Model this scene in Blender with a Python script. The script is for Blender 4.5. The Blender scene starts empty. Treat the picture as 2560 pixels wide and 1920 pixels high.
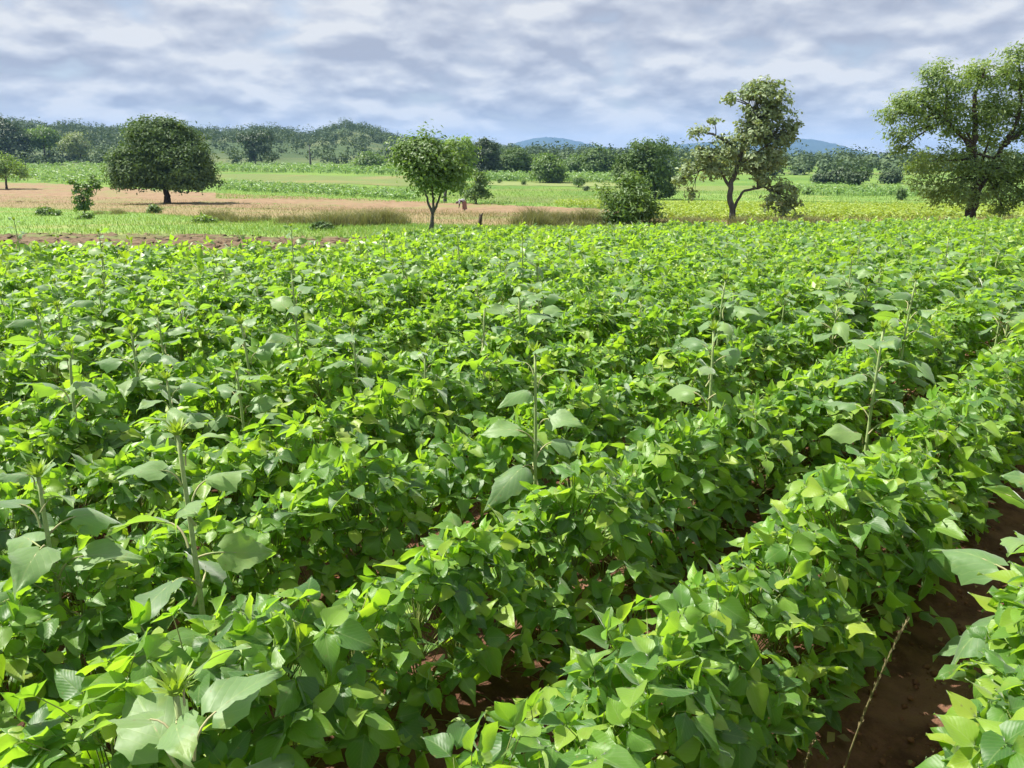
import bpy, math, random
import numpy as np
from mathutils import Matrix, Vector

random.seed(7)
RNG = np.random.default_rng(11)
R = math.radians
SC = bpy.context.scene
COL = SC.collection

# ------------------------------------------------------------------ camera
CAM_H = 1.65
PITCH = 16.39
FPX = 1921.0            # focal length in pixels of the 2560 px wide photograph
cam_d = bpy.data.cameras.new('camera')
cam_d.sensor_width = 36.0
cam_d.lens = 36.0 * FPX / 2560.0
cam_d.clip_start = 0.05
cam_d.clip_end = 40000.0
cam = bpy.data.objects.new('camera', cam_d)
COL.objects.link(cam)
cam.location = (0, 0, CAM_H)
cam.rotation_euler = (R(90 - PITCH), 0, 0)
SC.camera = cam

# ------------------------------------------------------------------ world, sun, exposure
SUN_TO = Vector((-0.66, 0.18, 0.95)).normalized()
SUN_EL = math.asin(SUN_TO.z)
SUN_AZ = math.atan2(SUN_TO.x, SUN_TO.y)

world = bpy.data.worlds.new('World')
SC.world = world
world.use_nodes = True


class NT:
    """small wrapper for building node trees"""
    def __init__(self, tree):
        self.t = tree
        tree.nodes.clear()

    def n(self, kind, **kw):
        nd = self.t.nodes.new(kind)
        for k, v in kw.items():
            setattr(nd, k, v)
        return nd

    def link(self, a, b):
        self.t.links.new(a, b)

    def put(self, sock, v):
        if isinstance(v, bpy.types.NodeSocket):
            self.t.links.new(v, sock)
        elif isinstance(v, (tuple, list)) and sock.type == 'RGBA' and len(v) == 3:
            sock.default_value = (*v, 1)
        else:
            sock.default_value = v

    def math(self, op, a, b=0.0, c=0.0, clamp=False):
        nd = self.n('ShaderNodeMath', operation=op, use_clamp=clamp)
        self.put(nd.inputs[0], a)
        self.put(nd.inputs[1], b)
        self.put(nd.inputs[2], c)
        return nd.outputs[0]

    def mix(self, f, a, b, blend='MIX'):
        nd = self.n('ShaderNodeMix', data_type='RGBA', blend_type=blend)
        nd.clamp_factor = True
        self.put(nd.inputs[0], f)
        self.put(nd.inputs[6], a)
        self.put(nd.inputs[7], b)
        return nd.outputs[2]

    def noise(self, vec, scale, detail=4.0, rough=0.55, dist=0.0):
        nd = self.n('ShaderNodeTexNoise')
        if vec is not None:
            self.link(vec, nd.inputs['Vector'])
        nd.inputs['Scale'].default_value = scale
        nd.inputs['Detail'].default_value = detail
        nd.inputs['Roughness'].default_value = rough
        nd.inputs['Distortion'].default_value = dist
        return nd.outputs[0]

    def smooth(self, v, lo, hi):
        nd = self.n('ShaderNodeMapRange', interpolation_type='SMOOTHSTEP')
        self.put(nd.inputs[0], v)
        nd.inputs[1].default_value = lo
        nd.inputs[2].default_value = hi
        return nd.outputs[0]

    def ramp(self, f, stops):
        nd = self.n('ShaderNodeValToRGB')
        el = nd.color_ramp.elements
        while len(el) < len(stops):
            el.new(0.5)
        for e, (p, c) in zip(el, stops):
            e.position = p
            e.color = (*c, 1)
        self.link(f, nd.inputs[0])
        return nd.outputs[0]


w = NT(world.node_tree)
sky = w.n('ShaderNodeTexSky', sky_type='NISHITA')
sky.sun_disc = False
sky.sun_elevation = SUN_EL
sky.sun_rotation = SUN_AZ
tc = w.n('ShaderNodeTexCoord')
sep = w.n('ShaderNodeSeparateXYZ')
w.link(tc.outputs['Generated'], sep.inputs[0])
dz = w.math('MAXIMUM', sep.outputs[2], 0.0)


def cloud_coord(lift):
    den = w.math('ADD', dz, 0.33 + lift)
    cx = w.math('DIVIDE', sep.outputs[0], den)
    cy = w.math('DIVIDE', sep.outputs[1], den)
    cb = w.n('ShaderNodeCombineXYZ')
    w.link(cx, cb.inputs[0])
    w.link(cy, cb.inputs[1])
    cb.inputs[2].default_value = 3.7
    return cb.outputs[0]


q0, q1, q2 = cloud_coord(0.0), cloud_coord(0.012), cloud_coord(0.035)


def cloud_body(q, detail):
    """cloud thickness: soft turbulence with rounded billows"""
    f = w.noise(q, 4.6, detail, 0.50, 0.12)
    warp = w.n('ShaderNodeTexNoise')
    w.link(q, warp.inputs['Vector'])
    warp.inputs['Scale'].default_value = 6.0
    warp.inputs['Detail'].default_value = 3.0
    off = w.n('ShaderNodeVectorMath', operation='MULTIPLY_ADD')
    w.link(warp.outputs['Color'], off.inputs[0])
    off.inputs[1].default_value = (0.16, 0.16, 0.0)
    w.link(q, off.inputs[2])
    vo = w.n('ShaderNodeTexVoronoi', feature='SMOOTH_F1')
    w.link(off.outputs[0], vo.inputs['Vector'])
    vo.inputs['Scale'].default_value = 7.0
    vo.inputs['Smoothness'].default_value = 0.6
    return w.math('MULTIPLY_ADD', vo.outputs['Distance'], -0.32, w.math('ADD', f, 0.13))


f0, f1, f2 = cloud_body(q0, 9.0), cloud_body(q1, 9.0), cloud_body(q2, 3.0)
g0 = w.noise(q0, 1.9, 3.0, 0.5)
edge = w.math('SUBTRACT', f0, f1)
wide = w.math('SUBTRACT', f0, f2)
lit = w.math('MULTIPLY_ADD', edge, 2.6, 0.50)
lit = w.math('MULTIPLY_ADD', wide, 1.5, lit)
lit = w.math('MULTIPLY_ADD', w.math('SUBTRACT', g0, 0.5), 1.1, lit, clamp=True)
cloud = w.ramp(lit, [(0.0, (2.25, 2.42, 2.9)), (0.35, (2.8, 2.97, 3.4)), (0.62, (3.3, 3.45, 3.8)), (1.0, (4.2, 4.25, 4.35))])
cover = w.smooth(f0, 0.18, 0.42)
cover = w.math('MULTIPLY_ADD', cover, 0.3, 0.7)
skyc = w.mix(cover, sky.outputs[0], cloud)
low = w.smooth(dz, 0.06, 0.0)
low = w.math('MULTIPLY', low, 0.7)
skyc = w.mix(low, skyc, (4.6, 4.5, 4.7))
bg = w.n('ShaderNodeBackground')
w.link(skyc, bg.inputs[0])
bg.inputs[1].default_value = 0.085
wo = w.n('ShaderNodeOutputWorld')
w.link(bg.outputs[0], wo.inputs[0])

sun_d = bpy.data.lights.new('sun', 'SUN')
sun_d.energy = 4.5
sun_d.angle = R(0.6)
sun_d.color = (1.0, 0.95, 0.86)
sun = bpy.data.objects.new('sun', sun_d)
COL.objects.link(sun)
sun.rotation_euler = SUN_TO.to_track_quat('Z', 'Y').to_euler()
sun.location = (-30, 10, 60)

SC.view_settings.view_transform = 'Standard'
SC.view_settings.look = 'None'
SC.view_settings.gamma = 1.0
SC.view_settings.exposure = 1.22
SC.view_settings.use_curve_mapping = False
SC.render.engine = 'CYCLES'
SC.cycles.use_denoising = True
SC.cycles.use_adaptive_sampling = True
SC.cycles.adaptive_threshold = 0.02
SC.cycles.max_bounces = 8
SC.cycles.diffuse_bounces = 3
SC.cycles.glossy_bounces = 2
SC.cycles.transmission_bounces = 4
SC.cycles.volume_bounces = 0
SC.cycles.transparent_max_bounces = 4

# ------------------------------------------------------------------ terrain function and picture-to-ground helpers
PY = [-4000, -60, 0, 10, 20, 28, 35, 50, 65, 80, 100, 130, 160, 200, 300, 400, 4000]
PZ = [0.5, 0.5, 0, -.3, -.72, -1.05, -1.38, -2.1, -2.8, -3.4, -3.95, -4.3, -4.2, -3.4, -.8, 1.2, 1.2]
CREST_R = 760.0
CX = [-1500, -400, 0, 100, 230, 300, 450, 600, 690, 780, 870, 920, 1000, 1050, 1130, 1250, 1400, 1540, 1700, 1950, 2100, 2560, 3200]
CE = [62, 74, 80, 74, 72, 65, 67, 66, 73, 60, 86, 78, 52, 42, 38, 28, 16, 18, 8, -3, -5, -2, 2]


def terr(x, y):
    x = np.asarray(x, float)
    y = np.asarray(y, float)
    z = np.interp(y, PY, PZ)
    r = np.hypot(x, y)
    px = 1280 + 2002 * x / np.maximum(y, 0.35 * np.abs(x) + 1e-3)
    e = np.interp(px, CX, CE)
    top = CAM_H + e / 2002 * CREST_R - 5.0
    t = np.clip((r - 330) / (CREST_R - 330), 0, 1)
    t = t * t * (3 - 2 * t) * 0.75 + t * 0.25
    z = z + (top - z) * t * (y > 0)
    t2 = np.clip((r - CREST_R) / 900, 0, 1)
    t2 = t2 * t2 * (3 - 2 * t2)
    z = z + (-8.0 - z) * t2
    far = np.clip((r - 60) / 200, 0, 1)
    z = z + far * 0.35 * np.sin(x * .031 + 1.3) * np.sin(y * .027) * (r < 6000)
    return z


_p = R(PITCH)
FWD = np.array([0, math.cos(_p), -math.sin(_p)])
UPV = np.array([0, math.sin(_p), math.cos(_p)])


def ground_at(px, py, h=0.0, rmax=2000):
    """the place on the ground (or h above it) seen at a point of the photograph"""
    d = FWD + UPV * ((960 - py) / FPX)
    d = d + np.array([(px - 1280) / FPX, 0, 0])
    d = d / np.linalg.norm(d)
    t = np.concatenate([np.arange(0.5, 60, .02), np.arange(60, 400, .25), np.arange(400, rmax, 2.)])
    P = np.array([0, 0, CAM_H]) + t[:, None] * d
    below = P[:, 2] < terr(P[:, 0], P[:, 1]) + h
    i = int(np.argmax(below)) if below.any() else len(t) - 1
    q = P[i]
    return np.array([q[0], q[1], float(terr(q[0], q[1]))])


def px_scale(p):
    return float(np.dot(p - np.array([0, 0, CAM_H]), FWD)) / FPX


def project(P):
    v = np.atleast_2d(P) - np.array([0, 0, CAM_H])
    dp = v @ FWD
    return 1280 + FPX * v[:, 0] / np.maximum(dp, 1e-3), 960 - FPX * (v @ UPV) / np.maximum(dp, 1e-3), dp


# ------------------------------------------------------------------ mesh helpers
class Acc:
    """collects triangles of one mesh"""
    def __init__(self):
        self.v, self.f, self.r, self.m, self.uv = [], [], [], [], []
        self.n = 0

    def add(self, v, f, rnd=None, mat=0, uv=None):
        v = np.asarray(v, np.float32).reshape(-1, 3)
        f = np.asarray(f, np.int32).reshape(-1, 3)
        self.v.append(v)
        self.f.append(f + self.n)
        self.n += len(v)
        self.r.append(np.full(len(f), 0.5 if rnd is None else rnd, np.float32) if np.ndim(rnd) == 0 else np.asarray(rnd, np.float32))
        self.m.append(np.full(len(f), mat, np.int32))
        self.uv.append(np.zeros((len(v), 2), np.float32) if uv is None else np.asarray(uv, np.float32))
        return self

    def mesh(self, name, mats, smooth=True):
        me = bpy.data.meshes.new(name)
        v = np.concatenate(self.v)
        f = np.concatenate(self.f)
        me.vertices.add(len(v))
        me.vertices.foreach_set('co', v.ravel())
        me.loops.add(f.size)
        me.loops.foreach_set('vertex_index', f.ravel())
        me.polygons.add(len(f))
        me.polygons.foreach_set('loop_start', np.arange(0, f.size, 3, dtype=np.int32))
        me.polygons.foreach_set('loop_total', np.full(len(f), 3, np.int32))
        me.polygons.foreach_set('material_index', np.concatenate(self.m))
        me.polygons.foreach_set('use_smooth', np.full(len(f), smooth, bool))
        a = me.attributes.new('rnd', 'FLOAT', 'FACE')
        a.data.foreach_set('value', np.concatenate(self.r))
        uvl = me.uv_layers.new(name='UVMap')
        uvl.data.foreach_set('uv', np.concatenate(self.uv)[f.ravel()].ravel())
        for m in (mats if isinstance(mats, (list, tuple)) else [mats]):
            me.materials.append(m)
        me.update()
        me.validate()
        return me


def link(name, data, parent=None, M=None):
    o = bpy.data.objects.new(name, data)
    COL.objects.link(o)
    if parent is not None:
        o.parent = parent
    if M is not None:
        o.matrix_basis = M
    return o


def thing(name, label, cat, loc, rz=0.0, group=None):
    o = bpy.data.objects.new(name, None)
    COL.objects.link(o)
    o.empty_display_size = 0.2
    o.location = [float(c) for c in loc]
    o.rotation_euler = (0, 0, rz)
    o['label'] = label
    o['category'] = cat
    if group:
        o['group'] = group
    return o


def kind(o, k, label=None, cat=None):
    o['kind'] = k
    if label:
        o['label'] = label
    if cat:
        o['category'] = cat
    return o


def tube(pts, radii, sides=6, cap=True):
    pts = np.asarray(pts, float)
    n = len(pts)
    tan = np.gradient(pts, axis=0)
    tan /= np.linalg.norm(tan, axis=1)[:, None] + 1e-9
    ref = np.array([1.0, 0.13, 0.07])
    if abs(np.dot(tan[0], ref)) > 0.9 * np.linalg.norm(ref):
        ref = np.array([0.1, 1.0, 0.05])
    a = np.cross(tan, ref)
    a /= np.linalg.norm(a, axis=1)[:, None] + 1e-9
    b = np.cross(tan, a)
    th = np.arange(sides) * 2 * math.pi / sides
    rad = np.asarray(radii, float)[:, None, None]
    v = pts[:, None, :] + rad * (np.cos(th)[None, :, None] * a[:, None, :] + np.sin(th)[None, :, None] * b[:, None, :])
    v = v.reshape(-1, 3)
    f = []
    for i in range(n - 1):
        for j in range(sides):
            k = (j + 1) % sides
            f += [(i * sides + j, i * sides + k, (i + 1) * sides + k), (i * sides + j, (i + 1) * sides + k, (i + 1) * sides + j)]
    if cap:
        c = len(v)
        v = np.vstack([v, pts[-1]])
        for j in range(sides):
            f.append(((n - 1) * sides + j, (n - 1) * sides + (j + 1) % sides, c))
    return v, np.array(f)


def bez(a, b, c, n=6):
    t = np.linspace(0, 1, n)[:, None]
    a, b, c = (np.asarray(q, float) for q in (a, b, c))
    return (1 - t) ** 2 * a + 2 * t * (1 - t) * b + t * t * c


# ------------------------------------------------------------------ materials
def new_mat(name):
    m = bpy.data.materials.new(name)
    m.use_nodes = True
    return m, NT(m.node_tree)


def leaf_mat(name, stops, trans, tfac=0.35, rough=0.45, spec=0.5, by_object=False, veins=None, under=0.25, tvar=0.35, sheen=0.0):
    m, t = new_mat(name)
    if by_object:
        rnd = t.n('ShaderNodeObjectInfo').outputs['Random']
    else:
        at = t.n('ShaderNodeAttribute', attribute_name='rnd')
        rnd = at.outputs['Fac']
    col = t.ramp(rnd, stops)
    geo = t.n('ShaderNodeNewGeometry')
    tcd = t.n('ShaderNodeTexCoord')
    # paler matt underside
    pale = t.mix(0.55, col, (0.27, 0.38, 0.20))
    col = t.mix(t.math('MULTIPLY', geo.outputs['Backfacing'], under), col, pale)
    mott = t.noise(geo.outputs['Position'], 30.0, 2.0)
    col = t.mix(t.math('MULTIPLY', mott, 0.45), col, t.mix(1.0, col, (0.72, 0.80, 0.75), 'MULTIPLY'))
    bump = None
    if veins:
        vo = t.n('ShaderNodeTexVoronoi')
        t.link(geo.outputs['Position'], vo.inputs['Vector'])
        vo.inputs['Scale'].default_value = 45.0
        spot = t.math('MULTIPLY', t.smooth(vo.outputs['Distance'], 0.16, 0.10), t.smooth(t.noise(geo.outputs['Position'], 9.0, 2.0), 0.52, 0.62))
        col = t.mix(t.math('MULTIPLY', spot, 0.75), col, (0.20, 0.15, 0.05))
        col = t.mix(t.math('MULTIPLY', t.smooth(t.noise(geo.outputs['Position'], 14.0, 3.0), 0.58, 0.72), 0.35), col, (0.30, 0.37, 0.06))
        sp = t.n('ShaderNodeSeparateXYZ')
        t.link(tcd.outputs['UV'], sp.inputs[0])
        au = t.math('ABSOLUTE', t.math('SUBTRACT', sp.outputs[0], 0.5))
        rib = t.smooth(au, 0.028, 0.008)
        ph = t.math('MULTIPLY_ADD', au, -veins * 1.1, t.math('MULTIPLY', sp.outputs[1], veins))
        fr = t.math('ABSOLUTE', t.math('SUBTRACT', t.math('FRACT', ph), 0.5))
        lat = t.smooth(fr, 0.09, 0.02)
        vein = t.math('MAXIMUM', rib, t.math('MULTIPLY', lat, 0.7))
        col = t.mix(t.math('MULTIPLY', vein, 0.26), col, (0.34, 0.44, 0.16))
        bp = t.n('ShaderNodeBump')
        bp.inputs['Strength'].default_value = 0.22
        bp.inputs['Distance'].default_value = 0.0025
        puff = t.smooth(fr, 0.0, 0.5)
        t.link(t.math('MULTIPLY_ADD', puff, 0.22, t.math('MULTIPLY_ADD', vein, -0.3, t.math('MULTIPLY', mott, 2.6))), bp.inputs['Height'])
        bump = bp.outputs[0]
    p = t.n('ShaderNodeBsdfPrincipled')
    t.link(col, p.inputs['Base Color'])
    p.inputs['Roughness'].default_value = rough
    p.inputs['Specular IOR Level'].default_value = spec
    p.inputs['Sheen Weight'].default_value = sheen
    p.inputs['Sheen Roughness'].default_value = 0.45
    tr = t.n('ShaderNodeBsdfTranslucent')
    tcol = t.mix(tvar, trans, t.mix(1.0, col, (2.2, 2.1, 0.6), 'MULTIPLY'))
    t.link(tcol, tr.inputs[0])
    if bump:
        t.link(bump, p.inputs['Normal'])
    mx = t.n('ShaderNodeMixShader')
    mx.inputs[0].default_value = tfac
    t.link(p.outputs[0], mx.inputs[1])
    t.link(tr.outputs[0], mx.inputs[2])
    o = t.n('ShaderNodeOutputMaterial')
    t.link(mx.outputs[0], o.inputs[0])
    return m


def plain_mat(name, c1, c2, scale=6.0, rough=0.9, bump=0.0, detail=6.0, c3=None, spec=0.2, stretch=None):
    m, t = new_mat(name)
    geo = t.n('ShaderNodeNewGeometry')
    vec = geo.outputs['Position']
    if stretch:
        mp = t.n('ShaderNodeMapping')
        mp.inputs['Scale'].default_value = stretch
        t.link(vec, mp.inputs[0])
        vec = mp.outputs[0]
    nz = t.noise(vec, scale, detail, 0.62)
    col = t.mix(t.smooth(nz, 0.33, 0.67), c1, c2)
    if c3:
        n2 = t.noise(vec, scale * 0.19, 3.0, 0.6)
        col = t.mix(t.smooth(n2, 0.48, 0.66), col, c3)
    p = t.n('ShaderNodeBsdfPrincipled')
    t.link(col, p.inputs['Base Color'])
    p.inputs['Roughness'].default_value = rough
    p.inputs['Specular IOR Level'].default_value = spec
    if bump:
        b = t.n('ShaderNodeBump')
        b.inputs['Strength'].default_value = 0.8
        b.inputs['Distance'].default_value = bump
        t.link(t.noise(vec, scale * 2.3, 8.0, 0.7), b.inputs['Height'])
        t.link(b.outputs[0], p.inputs['Normal'])
    o = t.n('ShaderNodeOutputMaterial')
    t.link(p.outputs[0], o.inputs[0])
    return m


SOY = [(0.0, (0.038, 0.115, 0.022)), (0.3, (0.08, 0.20, 0.026)), (0.6, (0.15, 0.30, 0.03)), (0.85, (0.225, 0.37, 0.034)), (1.0, (0.34, 0.44, 0.042))]
M_SOY = leaf_mat('soybean_leaf', SOY, (0.38, 0.66, 0.012), 0.47, 0.46, 0.6, True, 8.0, 0.5, sheen=0.35)
M_SOY_ST = leaf_mat('soybean_leaf_far', SOY, (0.38, 0.66, 0.012), 0.47, 0.44, 0.65, False, None, 0.6, sheen=0.5)
M_YOUNG = leaf_mat('soybean_young_leaf', [(0, (0.13, 0.30, 0.03)), (1, (0.22, 0.38, 0.045))], (0.33, 0.62, 0.02), 0.42, 0.42, 0.5, True, 8.0, 0.4)
M_STEM = plain_mat('soybean_stem', (0.17, 0.24, 0.06), (0.24, 0.26, 0.09), 40.0, 0.7)
SUNF = [(0.0, (0.12, 0.22, 0.085)), (0.5, (0.17, 0.29, 0.11)), (1.0, (0.22, 0.34, 0.10))]
M_SUN = leaf_mat('sunflower_leaf', SUNF, (0.30, 0.60, 0.02), 0.42, 0.5, 0.5, True, 6.0, 0.55, sheen=0.55)
M_SUNSTEM = plain_mat('sunflower_stem', (0.24, 0.34, 0.12), (0.33, 0.40, 0.18), 50.0, 0.7)
M_PETI = plain_mat('sunflower_petiole', (0.27, 0.34, 0.13), (0.38, 0.33, 0.20), 25.0, 0.6)
M_BUD = leaf_mat('sunflower_bud', [(0, (0.18, 0.30, 0.05)), (1, (0.32, 0.42, 0.05))], (0.40, 0.60, 0.03), 0.3, 0.5, 0.4, False)
M_BARK = plain_mat('bark_grey_brown', (0.06, 0.06, 0.058), (0.12, 0.118, 0.112), 9.0, 0.95, 0.02, stretch=(1, 1, .25))
M_BARKD = plain_mat('bark_dark', (0.045, 0.035, 0.028), (0.09, 0.07, 0.055), 9.0, 0.95, 0.02, stretch=(1, 1, .25))
M_SOIL = plain_mat('red_soil', (0.085, 0.04, 0.024), (0.19, 0.092, 0.055), 11.0, 0.95, 0.05, 9.0, (0.23, 0.12, 0.075))
M_CLOD = plain_mat('soil_clod', (0.13, 0.056, 0.032), (0.23, 0.11, 0.065), 14.0, 0.95, 0.01)
M_PLOUGH = plain_mat('ploughed_soil', (0.10, 0.068, 0.04), (0.17, 0.12, 0.072), 2.2, 0.95, 0.08, 8.0, (0.14, 0.17, 0.055))
M_REDFIELD = plain_mat('red_tilled_soil', (0.20, 0.132, 0.075), (0.26, 0.182, 0.108), 0.8, 0.95, 0.1, 8.0, (0.20, 0.185, 0.078))
M_TAN = plain_mat('dry_ground', (0.21, 0.18, 0.08), (0.27, 0.195, 0.11), 0.7, 0.95, 0.08, 8.0, (0.17, 0.19, 0.065))
M_VERGE = plain_mat('verge_turf', (0.13, 0.24, 0.055), (0.19, 0.30, 0.07), 0.5, 0.95, 0.06, 8.0, (0.22, 0.25, 0.08))


def mat_ground():
    m, t = new_mat('open_ground')
    geo = t.n('ShaderNodeNewGeometry')
    pos = geo.outputs['Position']
    ln = t.n('ShaderNodeVectorMath', operation='LENGTH')
    t.link(pos, ln.inputs[0])
    r = ln.outputs['Value']
    n1 = t.noise(pos, 0.05, 5.0, 0.6)
    n2 = t.noise(pos, 0.5, 5.0, 0.65)
    mp = t.n('ShaderNodeMapping')
    mp.inputs['Scale'].default_value = (0.012, 0.05, 0.0)
    t.link(pos, mp.inputs[0])
    n3 = t.noise(mp.outputs[0], 1.0, 3.0, 0.5)
    mead = t.mix(t.smooth(n1, 0.35, 0.65), (0.10, 0.19, 0.04), (0.17, 0.26, 0.055))
    mead = t.mix(t.smooth(n3, 0.50, 0.62), mead, (0.18, 0.22, 0.07))
    mead = t.mix(t.math('MULTIPLY', n2, 0.4), mead, (0.08, 0.15, 0.035))
    n4 = t.noise(pos, 0.011, 4.0, 0.55)
    farc = t.mix(t.smooth(n4, 0.45, 0.62), (0.06, 0.095, 0.04), (0.12, 0.145, 0.065))
    near = t.mix(t.smooth(n2, 0.4, 0.6), (0.16, 0.085, 0.05), (0.14, 0.20, 0.05))
    c = t.mix(t.smooth(r, 25, 60), near, mead)
    c = t.mix(t.smooth(r, 270, 380), c, farc)
    p = t.n('ShaderNodeBsdfPrincipled')
    t.link(c, p.inputs['Base Color'])
    p.inputs['Roughness'].default_value = 0.95
    p.inputs['Specular IOR Level'].default_value = 0.1
    b = t.n('ShaderNodeBump')
    b.inputs['Strength'].default_value = 0.6
    b.inputs['Distance'].default_value = 0.3
    t.link(t.noise(pos, 1.6, 6.0, 0.7), b.inputs['Height'])
    t.link(b.outputs[0], p.inputs['Normal'])
    o = t.n('ShaderNodeOutputMaterial')
    t.link(p.outputs[0], o.inputs[0])
    return m


# ------------------------------------------------------------------ ground sheet to the horizon
def build_ground():
    rr = np.concatenate([[0.3, 1, 2, 4, 6, 9], np.geomspace(12, 1800, 150), np.geomspace(2000, 16000, 22)])
    fr = np.linspace(-45, 45, 260)
    bk = np.linspace(45, 315, 110)[1:-1]
    an = np.radians(np.concatenate([fr, bk]))
    A, Rr = np.meshgrid(an, rr)
    X, Y = Rr * np.sin(A), Rr * np.cos(A)
    Z = terr(X, Y)
    # the sheet dips under the bean field, whose own soil surface lies on top of it
    Z = Z - np.where((Rr < 13), 0.25, np.where(Rr < 34, 0.25 * np.clip((34 - Rr) / 6, 0.12, 1), 0.0))
    v = np.stack([X, Y, Z], -1).reshape(-1, 3)
    na = len(an)
    f = []
    I, J = np.meshgrid(np.arange(len(rr) - 1), np.arange(na), indexing='ij')
    K = (J + 1) % na
    a, b, c, d = I * na + J, I * na + K, (I + 1) * na + K, (I + 1) * na + J
    f = np.concatenate([np.stack([a, d, c], -1).reshape(-1, 3), np.stack([a, c, b], -1).reshape(-1, 3)])
    acc = Acc()
    acc.add(v, f)
    c0 = acc.n
    acc.add([[0, 0, -0.25]], np.zeros((0, 3)))
    jj = np.arange(na)
    acc.f.append(np.stack([jj, (jj + 1) % na, np.full(na, c0)], -1)[:, ::-1].astype(np.int32)[:, [1, 0, 2]][:, ::-1])
    acc.r.append(np.full(na, .5, np.float32))
    acc.m.append(np.zeros(na, np.int32))
    o = link('ground', acc.mesh('ground', mat_ground()))
    kind(o, 'structure')


build_ground()


# ------------------------------------------------------------------ patches of land lying on the ground
def band_pts(near, far, cols, rows):
    """grid of ground points between two lines given by points of the photograph"""
    x0 = max(near[0][0], far[0][0])
    x1 = min(near[-1][0], far[-1][0])
    xs = np.linspace(x0, x1, cols)
    ny = np.interp(xs, [p[0] for p in near], [p[1] for p in near])
    fy = np.interp(xs, [p[0] for p in far], [p[1] for p in far])
    out = np.zeros((rows, cols, 3))
    for i, x in enumerate(xs):
        a, b = ground_at(x, ny[i]), ground_at(x, fy[i])
        t = np.linspace(0, 1, rows)[:, None]
        out[:, i, :2] = a[:2] + (b[:2] - a[:2]) * t
    out[:, :, 2] = terr(out[:, :, 0], out[:, :, 1])
    return out


def land(name, near, far, mat, lift, cols=60, rows=14, rough=0.0):
    g = band_pts(near, far, cols, rows)
    for rw in (0, -1):
        wob = RNG.normal(0, 1, cols)
        wob = np.convolve(np.pad(wob, 2, mode='edge'), np.ones(5) / 3, 'valid')
        g[rw, :, :2] *= (1 + 0.012 * wob)[:, None]
    g[:, :, 2] = terr(g[:, :, 0], g[:, :, 1]) + lift
    if rough:
        g[1:-1, 1:-1, 2] += RNG.normal(0, rough, g[1:-1, 1:-1, 2].shape).clip(-2 * rough, 2 * rough) + rough
        g[:, :, :2] += RNG.normal(0, rough * 2, g[:, :, :2].shape)
    I, J = np.meshgrid(np.arange(rows - 1), np.arange(cols - 1), indexing='ij')
    a, b, c, d = I * cols + J, I * cols + J + 1, (I + 1) * cols + J + 1, (I + 1) * cols + J
    f = np.concatenate([np.stack([a, b, c], -1).reshape(-1, 3), np.stack([a, c, d], -1).reshape(-1, 3)])
    o = link(name, Acc().add(g.reshape(-1, 3), f).mesh(name, mat))
    kind(o, 'structure')
    return g


land('ploughed_strip', [(-500, 660), (0, 655), (500, 652), (830, 640), (950, 610)], [(-500, 588), (0, 590), (400, 590), (800, 600), (950, 604)], M_PLOUGH, 0.06, 150, 30, 0.035)
G_VERGE = ([(-500, 592), (0, 594), (400, 594), (800, 604), (1000, 600), (1300, 590), (1600, 585)], [(-500, 516), (0, 520), (300, 532), (500, 545), (800, 558), (1000, 566), (1300, 574), (1600, 574)])
land('grass_verge', *G_VERGE, M_VERGE, 0.09, 70, 16)
G_TAN = ([(-500, 520), (0, 524), (300, 536), (500, 549), (800, 562), (1000, 570), (1300, 580), (1500, 582), (1760, 580), (2000, 575), (2800, 565)],
         [(-500, 498), (0, 503), (420, 511), (800, 524), (1000, 530), (1300, 540), (1500, 545), (1760, 552), (2000, 551), (2800, 546)])
land('dry_grass_strip', *G_TAN, M_TAN, 0.055, 90, 14)
G_RED = ([(-500, 502), (0, 507), (420, 515), (800, 529), (1000, 534), (1300, 544), (1500, 549), (1620, 550)],
         [(-500, 452), (0, 456), (180, 462), (300, 470), (560, 484), (850, 496), (1000, 502), (1250, 513), (1500, 525), (1620, 540)])
land('tilled_soil_field', *G_RED, M_REDFIELD, 0.025, 160, 40, 0.05)
M_F1 = plain_mat('olive_field', (0.13, 0.16, 0.048), (0.13, 0.19, 0.05), 0.25, 0.95, 0.0, 5.0, (0.18, 0.18, 0.065))
M_F2 = plain_mat('bright_field', (0.12, 0.22, 0.045), (0.18, 0.28, 0.06), 0.3, 0.95, 0.0, 5.0, (0.22, 0.27, 0.07))
M_F3 = plain_mat('pale_field', (0.18, 0.22, 0.075), (0.19, 0.235, 0.08), 0.2, 0.95, 0.0, 5.0)
M_F4 = plain_mat('yellow_green_field', (0.30, 0.36, 0.06), (0.22, 0.32, 0.06), 0.6, 0.95, 0.05, 6.0)
land('olive_field', [(540, 452), (800, 460), (1000, 464), (1160, 468)], [(540, 434), (800, 438), (1000, 441), (1160, 443)], M_F1, 0.05, 30, 6)
land('bright_field', [(540, 496), (850, 500), (1000, 505), (1250, 516), (1500, 522)], [(540, 474), (850, 486), (1000, 490), (1250, 503), (1500, 510)], M_F2, 0.05, 30, 6)
land('brown_green_field', [(1200, 503), (1300, 507), (1480, 513)], [(1200, 491), (1300, 494), (1480, 500)], M_F1, 0.08, 20, 5)
land('pale_field', [(1200, 463), (1350, 465), (1560, 467)], [(1200, 454), (1350, 456), (1560, 459)], M_F3, 0.05, 20, 5)
land('yellow_green_field', [(1640, 556), (2000, 556), (2800, 551)], [(1640, 500), (2000, 505), (2300, 512), (2800, 517)], M_F4, 0.03, 50, 14)
land('far_bright_field', [(1540, 500), (1700, 500), (2000, 505), (2800, 515)], [(1540, 484), (1700, 484), (2000, 490), (2800, 499)], M_F2, 0.06, 40, 6)


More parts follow.
